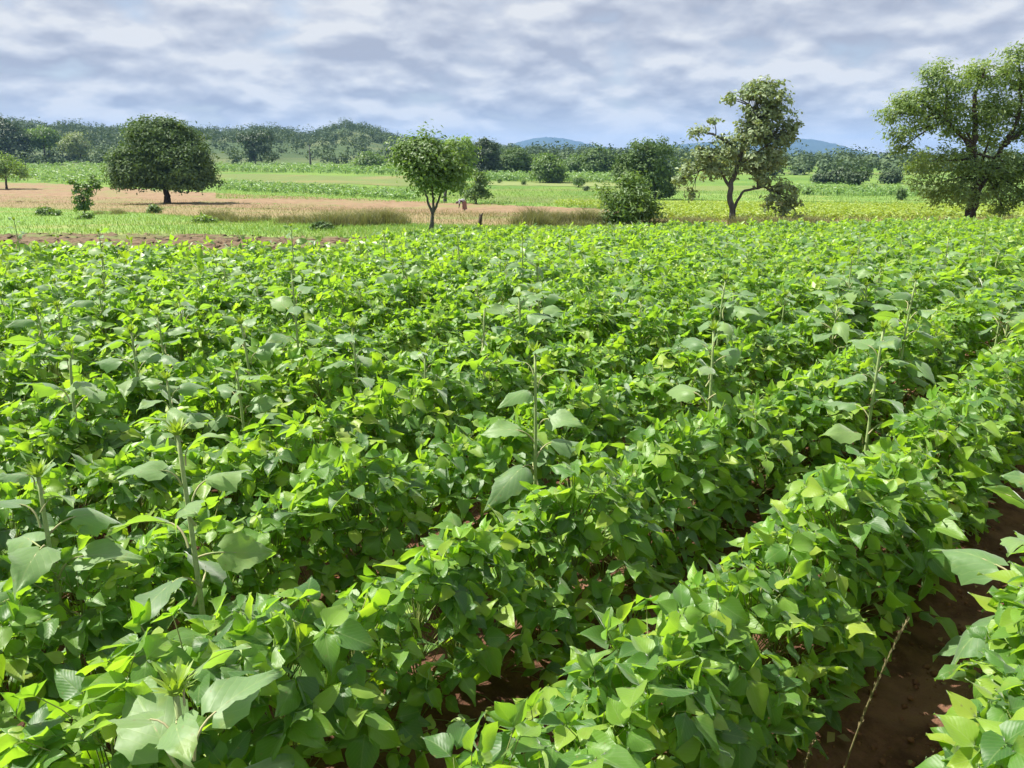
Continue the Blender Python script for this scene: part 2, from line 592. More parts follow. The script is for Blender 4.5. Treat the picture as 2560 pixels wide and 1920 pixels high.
# ------------------------------------------------------------------ far blue hills
def far_hill(name, prof, dist):
    xs = np.linspace(prof[0][0], prof[-1][0], 90)
    ys = np.interp(xs, [p[0] for p in prof], [p[1] for p in prof])
    k = np.ones(9) / 9
    ys = np.convolve(np.pad(ys, 4, mode='edge'), k, 'valid')
    depth = np.linspace(-1, 1, 13)
    v = []
    for i, x in enumerate(xs):
        ax = (x - 1280) / 2002.0
        top = max((395 - ys[i]) / 2002 * dist, 0) + CAM_H
        for d in depth:
            s = (1 - d * d) ** 0.8
            z = -20 + (top + 20) * s + (RNG.normal(0, 3.0) if abs(d) < .95 and d != 0 else 0)
            yy = dist + d * 900
            v.append((ax * dist * (1 + d * .03), yy, z))
    n = len(depth)
    f = []
    for i in range(len(xs) - 1):
        for j in range(n - 1):
            a, b, c, d = i * n + j, (i + 1) * n + j, (i + 1) * n + j + 1, i * n + j + 1
            f += [(a, b, c), (a, c, d)]
    kind(link(name, Acc().add(v, f).mesh(name, M_HILL)), 'structure')


M_HILL = plain_mat('wooded_hill', (0.018, 0.034, 0.02), (0.035, 0.055, 0.028), 0.012, 0.95)
far_hill('distant_hill', [(1200, 395), (1280, 362), (1310, 353), (1340, 347), (1375, 345), (1410, 349), (1460, 360), (1520, 372), (1640, 395)], 6200.0)
far_hill('distant_mountain', [(1500, 395), (1620, 372), (1700, 362), (1760, 358), (1850, 352), (1930, 348), (1985, 347), (2030, 355), (2080, 372), (2130, 386), (2250, 395)], 5600.0)


# ------------------------------------------------------------------ trees
def crown_leaves(acc, C, Nrm, per, spread, size, flat=0.65, aspect=0.5, hang=0.0, tone=None):
    """leaf-sized folded faces in clusters at the points C"""
    k = len(C)
    idx = np.repeat(np.arange(k), per)
    n = len(idx)
    off = RNG.normal(0, 1, (n, 3)) * spread
    off[:, 2] *= flat
    P = C[idx] + off
    od = off / (np.linalg.norm(off, axis=1)[:, None] + 1e-6)
    nz = Nrm[idx] * 0.5 + od * 0.45 + np.array([0, 0, 0.5]) + RNG.normal(0, 0.42, (n, 3))
    nz /= np.linalg.norm(nz, axis=1)[:, None]
    ax = RNG.normal(0, 1, (n, 3)) + od * 0.8
    ax[:, 2] -= hang
    ax -= nz * np.sum(ax * nz, 1)[:, None]
    ax /= np.linalg.norm(ax, axis=1)[:, None] + 1e-6
    bx = np.cross(ax, nz)
    s = size * RNG.uniform(0.65, 1.35, n)[:, None]
    tip, base = P + ax * s * .5, P - ax * s * .5
    up = nz * s * 0.10
    l, r = P + bx * s * aspect * .5 + up, P - bx * s * aspect * .5 + up
    v = np.stack([base, r, tip, l], 1).reshape(-1, 3)
    q = np.arange(n) * 4
    f = np.concatenate([np.stack([q, q + 1, q + 2], -1), np.stack([q, q + 2, q + 3], -1)])
    crnd = RNG.uniform(0, 1, k)[idx] if tone is None else tone[idx]
    rnd = np.clip(crnd * .6 + RNG.uniform(0, 1, n) * .4, 0, 1)
    acc.add(v, f, np.concatenate([rnd, rnd]))


def blob_clusters(b, n, shell=0.5):
    """cluster points spread through one crown lobe, thicker near its skin"""
    c, rad = np.asarray(b[0], float), np.asarray(b[1], float)
    d = RNG.normal(0, 1, (n, 3))
    d /= np.linalg.norm(d, axis=1)[:, None]
    k = shell + (1 - shell) * RNG.uniform(0, 1, n) ** 0.6
    k *= 1 + 0.10 * np.sin(d[:, 0] * 5 + c[0]) * np.cos(d[:, 2] * 6 + c[2])
    return c + d * rad * k[:, None], d


def tree(name, label, cat, base_px, blobs_px, trunk_px, leaf, bark, r0, clusters, per, spread, size,
         shell=0.5, flat=0.65, aspect=0.5, hang=0.0, group=None, twigs=0.5, limb=0.35, seed=0, depthk=0.9, skirt=None):
    global RNG
    RNG = np.random.default_rng(1000 + seed)
    base = ground_at(*base_px)
    s = px_scale(base)
    t = thing(name, label, cat, base, 0, group)
    loc = lambda x, y, d=0.0: np.array([(x - base_px[0]) * s, d, (base_px[1] - y) * s])
    tr = Acc()
    stems = trunk_px if isinstance(trunk_px[0][0], (list, tuple)) else [trunk_px]
    tops = []
    for si, st in enumerate(stems):
        p = np.array([loc(q[0], q[1], (RNG.uniform(-.1, .1) if i else 0)) for i, q in enumerate(st)])
        p[0, 2] -= 0.08 if si == 0 else 0
        tt = np.linspace(0, 1, 4 * len(p))
        cum = np.linspace(0, 1, len(p))
        pp = np.stack([np.interp(tt, cum, p[:, k]) for k in range(3)], -1)
        pp[1:-1] += RNG.normal(0, r0 * .10, pp[1:-1].shape)
        k0 = 1.0 if si == 0 else 0.5
        rad = r0 * k0 * (1 - 0.55 * tt)
        if si == 0:
            rad[:3] *= [1.35, 1.15, 1.04]
        tr.add(*tube(pp, rad, 8))
        tops.append((pp, rad))
    cr = Acc()
    area = [b[2] * b[3] for b in blobs_px]
    for bi, b in enumerate(blobs_px):
        dep = b[4] * s if len(b) > 4 else RNG.uniform(-.35, .35) * b[2] * s
        c = loc(b[0], b[1], dep)
        rad = np.array([b[2] * s, b[2] * s * depthk, b[3] * s])
        # limb to the lobe
        pp, pr = min(tops, key=lambda q: np.linalg.norm(q[0][-1] - c))
        i0 = int(RNG.integers(len(pp) * 5 // 8, len(pp)))
        a = pp[i0]
        mid = (a + c) / 2 + np.array([0, 0, 0.12 * np.linalg.norm(c - a)]) + RNG.normal(0, .06, 3) * np.linalg.norm(c - a)
        lim = bez(a, mid, c, 7)
        lr = np.linspace(min(max(pr[i0] * .55, r0 * limb * .5), r0 * .3), r0 * .08, 7)
        tr.add(*tube(lim, lr, 6))
        n = max(4, int(clusters * area[bi] / sum(area)))
        C, D = blob_clusters((c, rad), n, shell)
        if skirt is not None:
            zmin = (base_px[1] - skirt) * s
            keep = C[:, 2] > zmin - RNG.uniform(0, 3 * s, n)
            C, D = C[keep], D[keep]
        for q in range(len(C)):
            if RNG.uniform() < twigs:
                j = int(RNG.integers(2, 7))
                m2 = (lim[j] + C[q]) / 2 + RNG.normal(0, .08, 3) * np.linalg.norm(C[q] - lim[j])
                tr.add(*tube(bez(lim[j], m2, C[q], 4), np.linspace(r0 * .10, r0 * .025, 4), 4, False))
        crown_leaves(cr, C, D, per, spread, size, flat, aspect, hang)
    link('trunk', tr.mesh('trunk', bark), t)
    link('crown', cr.mesh('crown', leaf, smooth=False), t)
    return t


M_MANGO = leaf_mat('mango_leaf', [(0, (0.045, 0.085, 0.024)), (0.5, (0.075, 0.135, 0.034)), (0.85, (0.12, 0.19, 0.045)), (1, (0.16, 0.22, 0.06))], (0.14, 0.25, 0.03), 0.2, 0.6, 0.25)
M_LIGHT = leaf_mat('light_tree_leaf', [(0, (0.10, 0.18, 0.04)), (0.5, (0.16, 0.26, 0.055)), (1, (0.24, 0.34, 0.075))], (0.30, 0.48, 0.05), 0.36, 0.5, 0.45)
M_MID = leaf_mat('mid_tree_leaf', [(0, (0.06, 0.12, 0.032)), (0.5, (0.11, 0.19, 0.046)), (1, (0.18, 0.27, 0.066))], (0.22, 0.38, 0.04), 0.3, 0.5, 0.45)
M_DARKT = leaf_mat('dark_tree_leaf', [(0, (0.025, 0.05, 0.02)), (0.6, (0.045, 0.08, 0.026)), (1, (0.075, 0.12, 0.04))], (0.08, 0.15, 0.02), 0.15, 0.5, 0.4)
M_GREY = leaf_mat('grey_green_leaf', [(0, (0.10, 0.15, 0.06)), (0.5, (0.18, 0.225, 0.11)), (0.88, (0.30, 0.33, 0.19)), (1, (0.40, 0.28, 0.09))], (0.30, 0.38, 0.08), 0.28, 0.5, 0.5, under=0.9)
M_BIG = leaf_mat('big_tree_leaf', [(0, (0.08, 0.14, 0.036)), (0.5, (0.15, 0.23, 0.06)), (0.9, (0.24, 0.32, 0.085)), (1, (0.34, 0.37, 0.11))], (0.32, 0.46, 0.06), 0.34, 0.5, 0.5)

tree('mango_tree', 'broad dark green dome-shaped mango tree standing in the red tilled field', 'tree', (419, 511),
     [(419, 390, 92, 76), (362, 422, 62, 52), (478, 418, 62, 52), (325, 446, 36, 28), (513, 450, 38, 28), (402, 340, 52, 34), (448, 348, 46, 36), (420, 448, 90, 30), (468, 460, 58, 22)],
     [(419, 511), (420, 490), (418, 470), (418, 430)], M_MANGO, M_BARKD, 0.46, 430, 90, 0.58, 0.42, 0.74, 0.6, 0.45, 0.3, seed=1, skirt=466, twigs=0.15)
tree('sapling_tree', 'small pale green tree cut off by the left edge, on the red soil', 'tree', (17, 474),
     [(5, 420, 45, 26), (40, 425, 38, 22), (20, 398, 30, 16), (-20, 430, 40, 24), (62, 436, 18, 10)], [(17, 474), (19, 455), (22, 437), (20, 420)], M_LIGHT, M_BARKD, 0.22, 130, 30, 0.45, 0.42, 0.35, seed=2)
tree('field_sapling', 'sparse young sapling left of the mango tree, at the edge of the tilled soil', 'sapling', (212, 536),
     [(215, 500, 20, 28), (245, 455, 14, 12), (195, 470, 14, 18), (228, 478, 16, 14), (252, 470, 12, 8), (210, 522, 18, 10)], [(212, 536), (214, 510), (220, 485), (232, 462)], M_MID, M_BARKD, 0.06, 60, 20, 0.14, 0.32, 0.3, aspect=0.4, seed=3)
tree('forked_tree', 'slim tree with forked bare stems standing behind the far edge of the bean field', 'tree', (1076, 584),
     [(1080, 395, 46, 30), (1036, 388, 32, 24), (1105, 420, 38, 30), (1060, 428, 38, 32), (1088, 452, 38, 22), (1014, 405, 18, 18), (1132, 442, 18, 22), (1065, 366, 24, 12), (1112, 468, 22, 10)],
     [[(1076, 584), (1081, 560), (1083, 535)], [(1083, 537), (1073, 510), (1066, 478), (1058, 440)], [(1083, 537), (1086, 505), (1084, 475), (1086, 440)], [(1083, 535), (1095, 512), (1107, 482), (1118, 440)]],
     M_MID, M_BARK, 0.11, 170, 50, 0.27, 0.17, 0.2, seed=4, twigs=0.25, skirt=470)
tree('slender_tree', 'bright green feathery tree close behind the forked tree', 'tree', (1113, 508),
     [(1150, 385, 38, 36), (1130, 420, 40, 45), (1165, 415, 26, 32), (1155, 470, 16, 16)], [(1113, 508), (1113, 490), (1117, 470), (1135, 430)], M_LIGHT, M_BARK, 0.24, 130, 32, 0.4, 0.42, 0.45, seed=5)
tree('round_dark_tree', 'dense blackish green rounded tree behind the bright feathery one', 'tree', (1205, 441),
     [(1210, 390, 40, 36), (1225, 405, 30, 34), (1190, 400, 30, 34), (1205, 424, 36, 16), (1215, 368, 22, 14)], [(1205, 441), (1206, 425), (1208, 410)], M_DARKT, M_BARKD, 0.4, 260, 34, 0.6, 0.65, 0.75, seed=6, twigs=0.1)
tree('small_field_tree', 'little bushy tree standing on green grass right of the forked tree', 'tree', (1190, 512),
     [(1190, 480, 28, 16), (1205, 455, 20, 20), (1180, 490, 18, 10), (1215, 488, 14, 8), (1200, 440, 12, 10)], [[(1190, 512), (1190, 502), (1184, 485)], [(1190, 504), (1197, 490), (1200, 470)]], M_MID, M_BARKD, 0.13, 80, 26, 0.3, 0.36, 0.35, seed=7)
tree('leafy_bush', 'wide green leafy bush in front of the tall dark tree, beside the dry tussocks', 'bush', (1567, 572),
     [(1570, 500, 58, 44), (1540, 545, 48, 26), (1600, 540, 46, 32), (1565, 465, 26, 26), (1515, 495, 22, 16), (1625, 515, 22, 24), (1500, 480, 14, 8), (1585, 455, 14, 14), (1570, 552, 50, 18)],
     [[(1567, 572), (1562, 545), (1555, 510)], [(1567, 570), (1580, 540), (1595, 505)], [(1567, 570), (1572, 530), (1570, 480)]], M_MID, M_BARK, 0.055, 230, 17, 0.2, 0.21, 0.15, aspect=0.42, seed=8, twigs=0.5)
tree('tall_dark_tree', 'tall dark bushy tree with two lobes behind the leafy bush', 'tree', (1640, 500),
     [(1640, 400, 42, 44), (1600, 395, 36, 34), (1570, 430, 40, 38), (1655, 450, 36, 44), (1620, 440, 50, 44), (1610, 370, 34, 16), (1660, 480, 26, 20), (1560, 410, 24, 18)],
     [(1640, 500), (1638, 480), (1632, 450), (1628, 420)], M_MANGO, M_BARKD, 0.3, 300, 34, 0.4, 0.42, 0.55, seed=9, twigs=0.15)
tree('open_crowned_tree', 'tall sparse grey-green tree with large leaves and a leaning bare trunk', 'tree', (1832, 558),
     [(1880, 250, 52, 34), (1850, 245, 36, 24), (1905, 290, 44, 40), (1870, 300, 44, 34), (1915, 340, 52, 44), (1860, 345, 52, 38), (1940, 350, 34, 36), (1810, 375, 48, 30),
      (1760, 395, 44, 30), (1715, 425, 42, 24), (1790, 430, 52, 30), (1860, 410, 56, 36), (1910, 400, 46, 36), (1700, 450, 26, 14), (1900, 450, 30, 20), (1950, 470, 40, 18),
      (1975, 500, 26, 20), (1930, 505, 34, 20), (1735, 335, 20, 13), (1715, 345, 16, 9), (1765, 318, 12, 8), (1725, 480, 16, 14), (1995, 545, 12, 8), (1805, 265, 14, 10), (1797, 268, 10, 6), (1960, 325, 16, 24), (1950, 530, 26, 14)],
     [[(1832, 558), (1826, 525), (1818, 490), (1822, 455), (1838, 410), (1846, 350), (1862, 290)], [(1829, 535), (1838, 505), (1852, 480), (1900, 470), (1945, 488)], [(1820, 478), (1800, 440), (1770, 420), (1725, 440)], [(1838, 405), (1815, 370), (1775, 350), (1735, 338)]],
     M_GREY, M_BARK, 0.19, 640, 15, 0.15, 0.23, 0.2, aspect=0.55, seed=10, twigs=0.6, limb=0.15)
_big = lambda L: [((x - 26 if x < 2360 else x), (y + 24 if y < 300 else y), rx * (1.1 if x < 2360 else 1.0), ry * .92) for x, y, rx, ry in L]
tree('big_spreading_tree', 'large spreading green tree cut off by the right edge, above the bean field', 'tree', (2418, 563),
     _big([(2480, 180, 62, 46), (2400, 190, 56, 40), (2330, 200, 52, 42), (2540, 190, 56, 46), (2270, 245, 52, 36), (2350, 270, 56, 40), (2430, 260, 58, 44), (2520, 270, 62, 48), (2235, 275, 36, 30),
      (2290, 310, 46, 34), (2240, 350, 34, 26), (2600, 250, 60, 56), (2370, 330, 46, 30), (2450, 345, 52, 36), (2550, 350, 56, 44), (2330, 410, 52, 34), (2400, 420, 60, 48), (2480, 430, 64, 46),
      (2550, 440, 56, 44), (2340, 465, 46, 30), (2400, 490, 54, 34), (2500, 490, 56, 30), (2345, 500, 28, 16), (2560, 490, 50, 26), (2465, 138, 22, 14), (2620, 380, 60, 60), (2255, 380, 16, 14), (2500, 520, 22, 14)]),
     [[(2418, 563), (2420, 530), (2428, 490), (2420, 440), (2405, 390)], [(2428, 490), (2450, 430), (2475, 370), (2500, 310), (2490, 230)], [(2410, 400), (2385, 365), (2330, 320), (2290, 300)], [(2475, 372), (2520, 330), (2560, 250)], [(2405, 392), (2400, 330), (2385, 260), (2400, 200)]],
     M_BIG, M_BARKD, 0.29, 430, 85, 0.26, 0.18, 0.3, aspect=0.42, seed=11, twigs=0.18, hang=0.3)

# trees and bushes of the valley, each its own
tree('hillside_acacia', 'dark flat-topped tree alone between the mango tree and the wooded hill', 'tree', (637, 411),
     [(635, 352, 30, 18), (665, 345, 24, 14), (615, 350, 18, 12), (640, 380, 24, 18), (665, 378, 16, 10), (625, 395, 12, 12)], [[(637, 411), (637, 390), (640, 365)], [(637, 408), (628, 385), (625, 365)]], M_DARKT, M_BARKD, 0.45, 110, 30, 0.9, 0.9, 0.4, seed=12)
tree('tall_valley_tree', 'tall olive tree with a bare trunk before the wooded hill on the left', 'tree', (115, 402),
     [(115, 340, 32, 20), (95, 350, 22, 16), (135, 350, 20, 16), (110, 360, 26, 14)], [(115, 402), (114, 385), (116, 365), (116, 350)], M_MID, M_BARKD, 0.45, 110, 30, 0.9, 0.9, 0.4, seed=13)
tree('brown_valley_tree', 'brownish thin-crowned tree right of the tall olive tree by the far crop', 'tree', (205, 405),
     [(200, 355, 30, 18), (180, 370, 20, 16), (215, 375, 16, 18), (195, 390, 16, 12)], [(205, 405), (205, 390), (203, 370)], M_GREY, M_BARKD, 0.4, 90, 28, 0.9, 0.85, 0.35, seed=14)
tree('left_valley_tree', 'big dark tree at the left edge below the wooded hill', 'tree', (30, 402),
     [(10, 320, 40, 26), (35, 345, 36, 26), (-10, 360, 45, 34), (45, 380, 36, 22), (15, 390, 40, 14)], [(30, 402), (28, 385), (22, 355)], M_DARKT, M_BARKD, 0.5, 190, 30, 1.1, 1.0, 0.5, seed=15)
tree('hedge_bush', 'round dark bush left of the forked tree at the far crop edge', 'bush', (922, 424),
     [(922, 404, 34, 18), (905, 410, 22, 14), (940, 410, 22, 14)], [(922, 424), (922, 410)], M_MID, M_BARKD, 0.3, 110, 26, 0.8, 0.8, 0.6, seed=16)
tree('low_valley_tree', 'wide dark bushy tree in front of the pale far maize', 'tree', (1375, 457),
     [(1372, 420, 36, 24), (1350, 430, 24, 16), (1392, 432, 24, 18), (1374, 445, 30, 12), (1365, 402, 22, 10)], [(1375, 457), (1375, 440), (1372, 425)], M_MID, M_BARKD, 0.35, 170, 28, 0.6, 0.62, 0.6, seed=17)
tree('round_field_tree', 'tiny round tree alone on the far pale green field', 'tree', (1446, 468),
     [(1448, 455, 15, 10), (1440, 452, 10, 7)], [(1446, 468), (1447, 458)], M_MID, M_BARKD, 0.14, 50, 22, 0.3, 0.38, 0.5, seed=18)
tree('field_shrub', 'tiny dark shrub on the green far field right of the tiny round tree', 'shrub', (1466, 478), [(1466, 472, 7, 5)], [(1466, 478), (1466, 472)], M_DARKT, M_BARKD, 0.06, 14, 20, 0.2, 0.3, 0.4, seed=19)
tree('field_shrub', 'tiny pale shrub on the far field below the maize', 'shrub', (1309, 463), [(1309, 456, 5, 7)], [(1309, 463), (1309, 456)], M_MID, M_BARKD, 0.06, 14, 20, 0.2, 0.3, 0.4, seed=20)
tree('field_shrub', 'tiny shrub below the round blackish tree on the far field', 'shrub', (1248, 458), [(1248, 453, 6, 6)], [(1248, 458), (1248, 453)], M_MID, M_BARKD, 0.06, 14, 20, 0.2, 0.3, 0.4, seed=21)
for i, (x, y, rx, ry, lab) in enumerate([(1290, 436, 38, 34, 'dark bushy tree of the far hedge next to the round blackish tree'), (1440, 432, 30, 22, 'dark hedge tree behind the tiny round tree'),
                                         (1500, 436, 36, 34, 'dark hedge tree touching the left side of the tall dark tree'), (1335, 430, 26, 20, 'low hedge tree left of the wide dark bushy tree')]):
    tree('hedge_tree', lab, 'tree', (x, y), [(x, y - ry, rx, ry * .9), (x - rx * .5, y - ry * .6, rx * .7, ry * .6), (x + rx * .5, y - ry * .7, rx * .6, ry * .6)], [(x, y), (x, y - ry * .6)],
         M_MID if i % 2 else M_MANGO, M_BARKD, 0.3, 150, 26, 0.75, 0.75, 0.55, seed=30 + i, group='hedge trees at the far side of the valley fields')
tree('dark_valley_bush', 'dark round bush with a narrow foot left of the big spreading tree', 'bush', (2135, 476),
     [(2135, 445, 22, 14), (2150, 440, 18, 10), (2120, 442, 16, 10), (2135, 458, 8, 10)], [(2135, 476), (2135, 460), (2135, 448)], M_DARKT, M_BARKD, 0.2, 80, 26, 0.45, 0.5, 0.5, seed=40)
tree('dark_valley_bush', 'wide blackish bush far behind the yellow-green field', 'bush', (2098, 458),
     [(2098, 437, 26, 17), (2075, 445, 18, 10), (2050, 447, 20, 9)], [(2098, 458), (2098, 442)], M_DARKT, M_BARKD, 0.3, 120, 26, 0.6, 0.65, 0.55, seed=41)
tree('dark_valley_bush', 'blackish round bush near the left side of the big spreading tree', 'bush', (2222, 459),
     [(2222, 443, 20, 14), (2235, 446, 14, 10)], [(2222, 459), (2222, 446)], M_DARKT, M_BARKD, 0.25, 90, 26, 0.55, 0.6, 0.55, seed=42)
tree('field_shrub', 'small upright dark shrub on the bright field left of the spreading tree', 'shrub', (2252, 502), [(2252, 488, 10, 12), (2252, 478, 7, 7)], [(2252, 502), (2252, 488)], M_MANGO, M_BARKD, 0.08, 40, 24, 0.2, 0.26, 0.5, seed=43)
tree('field_shrub', 'small dark shrub on the bright field right of the sparse tree', 'shrub', (2017, 487), [(2017, 479, 9, 7)], [(2017, 487), (2017, 480)], M_MANGO, M_BARKD, 0.08, 26, 22, 0.2, 0.28, 0.5, seed=44)
tree('verge_shrub', 'dark low weed clump on the green verge left of the sapling', 'shrub', (118, 543), [(112, 530, 18, 11), (138, 534, 11, 8)], [(118, 543), (116, 532)], M_MID, M_BARKD, 0.03, 40, 22, 0.12, 0.2, 0.4, seed=45)
tree('verge_shrub', 'low green weed on the verge right below the sapling', 'shrub', (210, 552), [(210, 545, 13, 8), (222, 540, 9, 6)], [(210, 552), (210, 546)], M_MID, M_BARKD, 0.03, 26, 20, 0.1, 0.18, 0.4, seed=46)
tree('verge_shrub', 'dark low shrub on the verge left of the forked tree', 'shrub', (806, 582), [(804, 570, 19, 11), (822, 572, 12, 8)], [(806, 582), (806, 572)], M_MANGO, M_BARKD, 0.03, 40, 22, 0.1, 0.18, 0.4, seed=47)
tree('verge_shrub', 'green weed clump on the verge below the mango trunk', 'shrub', (392, 535), [(390, 524, 16, 11), (378, 530, 10, 7)], [(392, 535), (391, 525)], M_MID, M_BARKD, 0.03, 34, 22, 0.12, 0.2, 0.4, seed=48)
tree('verge_shrub', 'leafy weed clump on the verge beneath the dry tussocks', 'shrub', (505, 562), [(505, 552, 22, 9), (530, 556, 14, 7)], [(505, 562), (505, 554)], M_LIGHT, M_BARKD, 0.03, 34, 20, 0.12, 0.2, 0.4, seed=49)

# bare dead trunk far on the left slope
pb = ground_at(776, 412)
sb = px_scale(pb)
dt = thing('dead_tree', 'bare dead trunk on the slope right of the flat-topped tree', 'dead tree', pb)
a = Acc()
a.add(*tube([(0, 0, -.1), (.1, 0, 3), (0.0, .1, 47 * sb)], [.45, .3, .12], 7))
a.add(*tube(bez((0.05, 0, 20 * sb), (.8, 0, 26 * sb), (1.2, .2, 33 * sb), 5), np.linspace(.18, .05, 5), 5))
a.add(*tube(bez((0.05, 0, 28 * sb), (-.8, 0, 32 * sb), (-1.1, .2, 38 * sb), 5), np.linspace(.16, .05, 5), 5))
link('trunk', a.mesh('trunk', M_BARK), dt)

# broken stump in the dry strip
RNG = np.random.default_rng(5)
pb = ground_at(1199, 577)
sb = px_scale(pb)
st = thing('tree_stump', 'broken dark tree stump with a splintered top in the dry grass', 'stump', pb)
a = Acc()
h = 44 * sb
a.add(*tube([(-.02, 0, -.05), (0.0, 0, h * .25), (.03, .01, h * .55), (.06, 0, h * .82)], [.105, .085, .08, .072], 9))
link('trunk', a.mesh('trunk', M_BARKD), st)
a = Acc()
a.add(*tube([(.05, 0, h * .76), (.10, 0, h * .9), (.16, 0, h * 1.0)], [.06, .045, .008], 6))
a.add(*tube([(.03, .02, h * .78), (.02, .02, h * .88), (.0, .02, h * .93)], [.04, .03, .006], 5))
link('splinter', a.mesh('splinter', M_BARKD), st)


# ------------------------------------------------------------------ far woods on the hills: one mass
def woods():
    global RNG
    RNG = np.random.default_rng(77)
    cen, nrm, siz, tone = [], [], [], []
    acc = Acc()
    n = 9600
    az = RNG.uniform(-43, 43, n)
    rr = np.sqrt(RNG.uniform(215 ** 2, 1150 ** 2, n))
    x, y = rr * np.sin(np.radians(az)), rr * np.cos(np.radians(az))
    px = 1280 + 2002 * x / y
    f = np.sin(x * .021 + 1) * np.sin(y * .017 + .5) + .6 * np.sin(x * .05 + y * .03) + .4 * np.sin(x * .011 - y * .043)
    slope = np.interp(rr, [325, 420, 520, 600, 760], [0.1, 0.16, 0.62, 1.05, 1.3])
    slope = np.where(px > 1100, np.maximum(slope, .42), slope)
    front = (rr < np.where(px > 1180, 270, 365))
    start = np.interp(px, [0, 1000, 1180, 1900, 2100, 2560], [330, 330, 225, 225, 240, 240])
    keep = (rr > start) & ((f * .35 + slope + RNG.uniform(-.35, .35, n) > 0.33) | (front & (RNG.uniform(0, 1, n) < 0.6)) | (RNG.uniform(0, 1, n) < 0.16))
    x, y, rr = x[keep], y[keep], rr[keep]
    z = terr(x, y)
    hgt = 2.2 + 5.0 * RNG.uniform(0, 1, len(x)) ** 1.6 + np.where(RNG.uniform(0, 1, len(x)) < .05, 4.0, 0.0)
    hgt = np.where(rr < 380, hgt * .75, hgt)
    for i in range(len(x)):
        k = int(np.interp(rr[i], [220, 330, 700, 1150], [18, 14, 8, 5]))
        c = np.array([x[i], y[i], z[i] + hgt[i] * .55])
        C, D = blob_clusters((c, (hgt[i] * RNG.uniform(.5, 1.0), hgt[i] * .7, hgt[i] * .5)), k, .45)
        cen.append(C)
        nrm.append(D)
        tone.append(np.full(k, RNG.uniform()))
    crown_leaves(acc, np.concatenate(cen), np.concatenate(nrm), 7, 0.9, 1.1, 0.75, 0.75, tone=np.concatenate(tone))
    o = link('woodland', acc.mesh('woodland', M_WOOD, smooth=False))
    kind(o, 'stuff', 'dark green woodland covering the low hills behind the fields', 'woodland')


M_WOOD = leaf_mat('woodland_leaf', [(0, (0.035, 0.062, 0.036)), (0.5, (0.062, 0.098, 0.05)), (1, (0.115, 0.155, 0.07))], (0.11, 0.18, 0.05), 0.15, 0.75, 0.15)  # leaf colour made paler and bluer to paint in distance haze
woods()


# ------------------------------------------------------------------ scattered grass and far crops
def band_scatter(near, far, n, bias=1.0):
    g = band_pts(near, far, 40, 8)
    u = RNG.uniform(0, 38.999, n)
    v = (RNG.uniform(0, 1, n) ** bias) * 6.999
    i, j = v.astype(int), u.astype(int)
    fu, fv = (u - j)[:, None], (v - i)[:, None]
    P = (g[i, j] * (1 - fu) + g[i, j + 1] * fu) * (1 - fv) + (g[i + 1, j] * (1 - fu) + g[i + 1, j + 1] * fu) * fv
    P[:, 2] = terr(P[:, 0], P[:, 1])
    return P


def blades(acc, P, h, wd, lean=0.4, lift=0.0):
    n = len(P)
    hh = h * RNG.uniform(.5, 1.3, n)[:, None] if np.ndim(h) == 0 else np.asarray(h)[:, None] * RNG.uniform(.6, 1.2, n)[:, None]
    th = RNG.uniform(0, 2 * math.pi, n)
    a = np.stack([np.cos(th), np.sin(th), np.zeros(n)], -1)
    th2 = RNG.uniform(0, 2 * math.pi, n)
    b = np.stack([np.cos(th2), np.sin(th2), np.zeros(n)], -1) * lean
    b[:, 2] = 0
    base = P + np.array([0, 0, lift])
    mid = base + np.array([0, 0, .6]) * hh + b * hh * .3
    tip = base + np.array([0, 0, .95]) * hh + b * hh
    w2 = wd * RNG.uniform(.6, 1.3, n)[:, None]
    v = np.stack([base - a * w2, base + a * w2, mid + a * w2 * .7, mid - a * w2 * .7, tip], 1).reshape(-1, 3)
    q = np.arange(n) * 5
    f = np.concatenate([np.stack([q, q + 1, q + 2], -1), np.stack([q, q + 2, q + 3], -1), np.stack([q + 3, q + 2, q + 4], -1)])
    r = RNG.uniform(0, 1, n)
    acc.add(v, f, np.concatenate([r, r, r]))


M_GRASS = leaf_mat('verge_grass', [(0, (0.12, 0.23, 0.05)), (0.5, (0.18, 0.31, 0.065)), (0.8, (0.24, 0.35, 0.085)), (1, (0.34, 0.34, 0.13))], (0.27, 0.42, 0.06), 0.28, 0.6, 0.3)
M_DRY = leaf_mat('dry_grass', [(0, (0.13, 0.15, 0.05)), (0.6, (0.20, 0.19, 0.08)), (1, (0.30, 0.25, 0.14))], (0.26, 0.25, 0.09), 0.25, 0.7, 0.2)
M_TUSS = leaf_mat('tussock_grass', [(0, (0.11, 0.125, 0.05)), (0.6, (0.18, 0.18, 0.08)), (1, (0.30, 0.26, 0.14))], (0.24, 0.25, 0.08), 0.25, 0.7, 0.2)
M_CROP = leaf_mat('pale_crop_leaf', [(0, (0.13, 0.25, 0.07)), (0.6, (0.20, 0.33, 0.11)), (1, (0.30, 0.40, 0.17))], (0.25, 0.42, 0.07), 0.28, 0.5, 0.5)
M_YCROP = leaf_mat('yellow_crop_leaf', [(0, (0.19, 0.29, 0.05)), (0.6, (0.29, 0.37, 0.06)), (1, (0.39, 0.42, 0.08))], (0.38, 0.50, 0.05), 0.3, 0.5, 0.4)

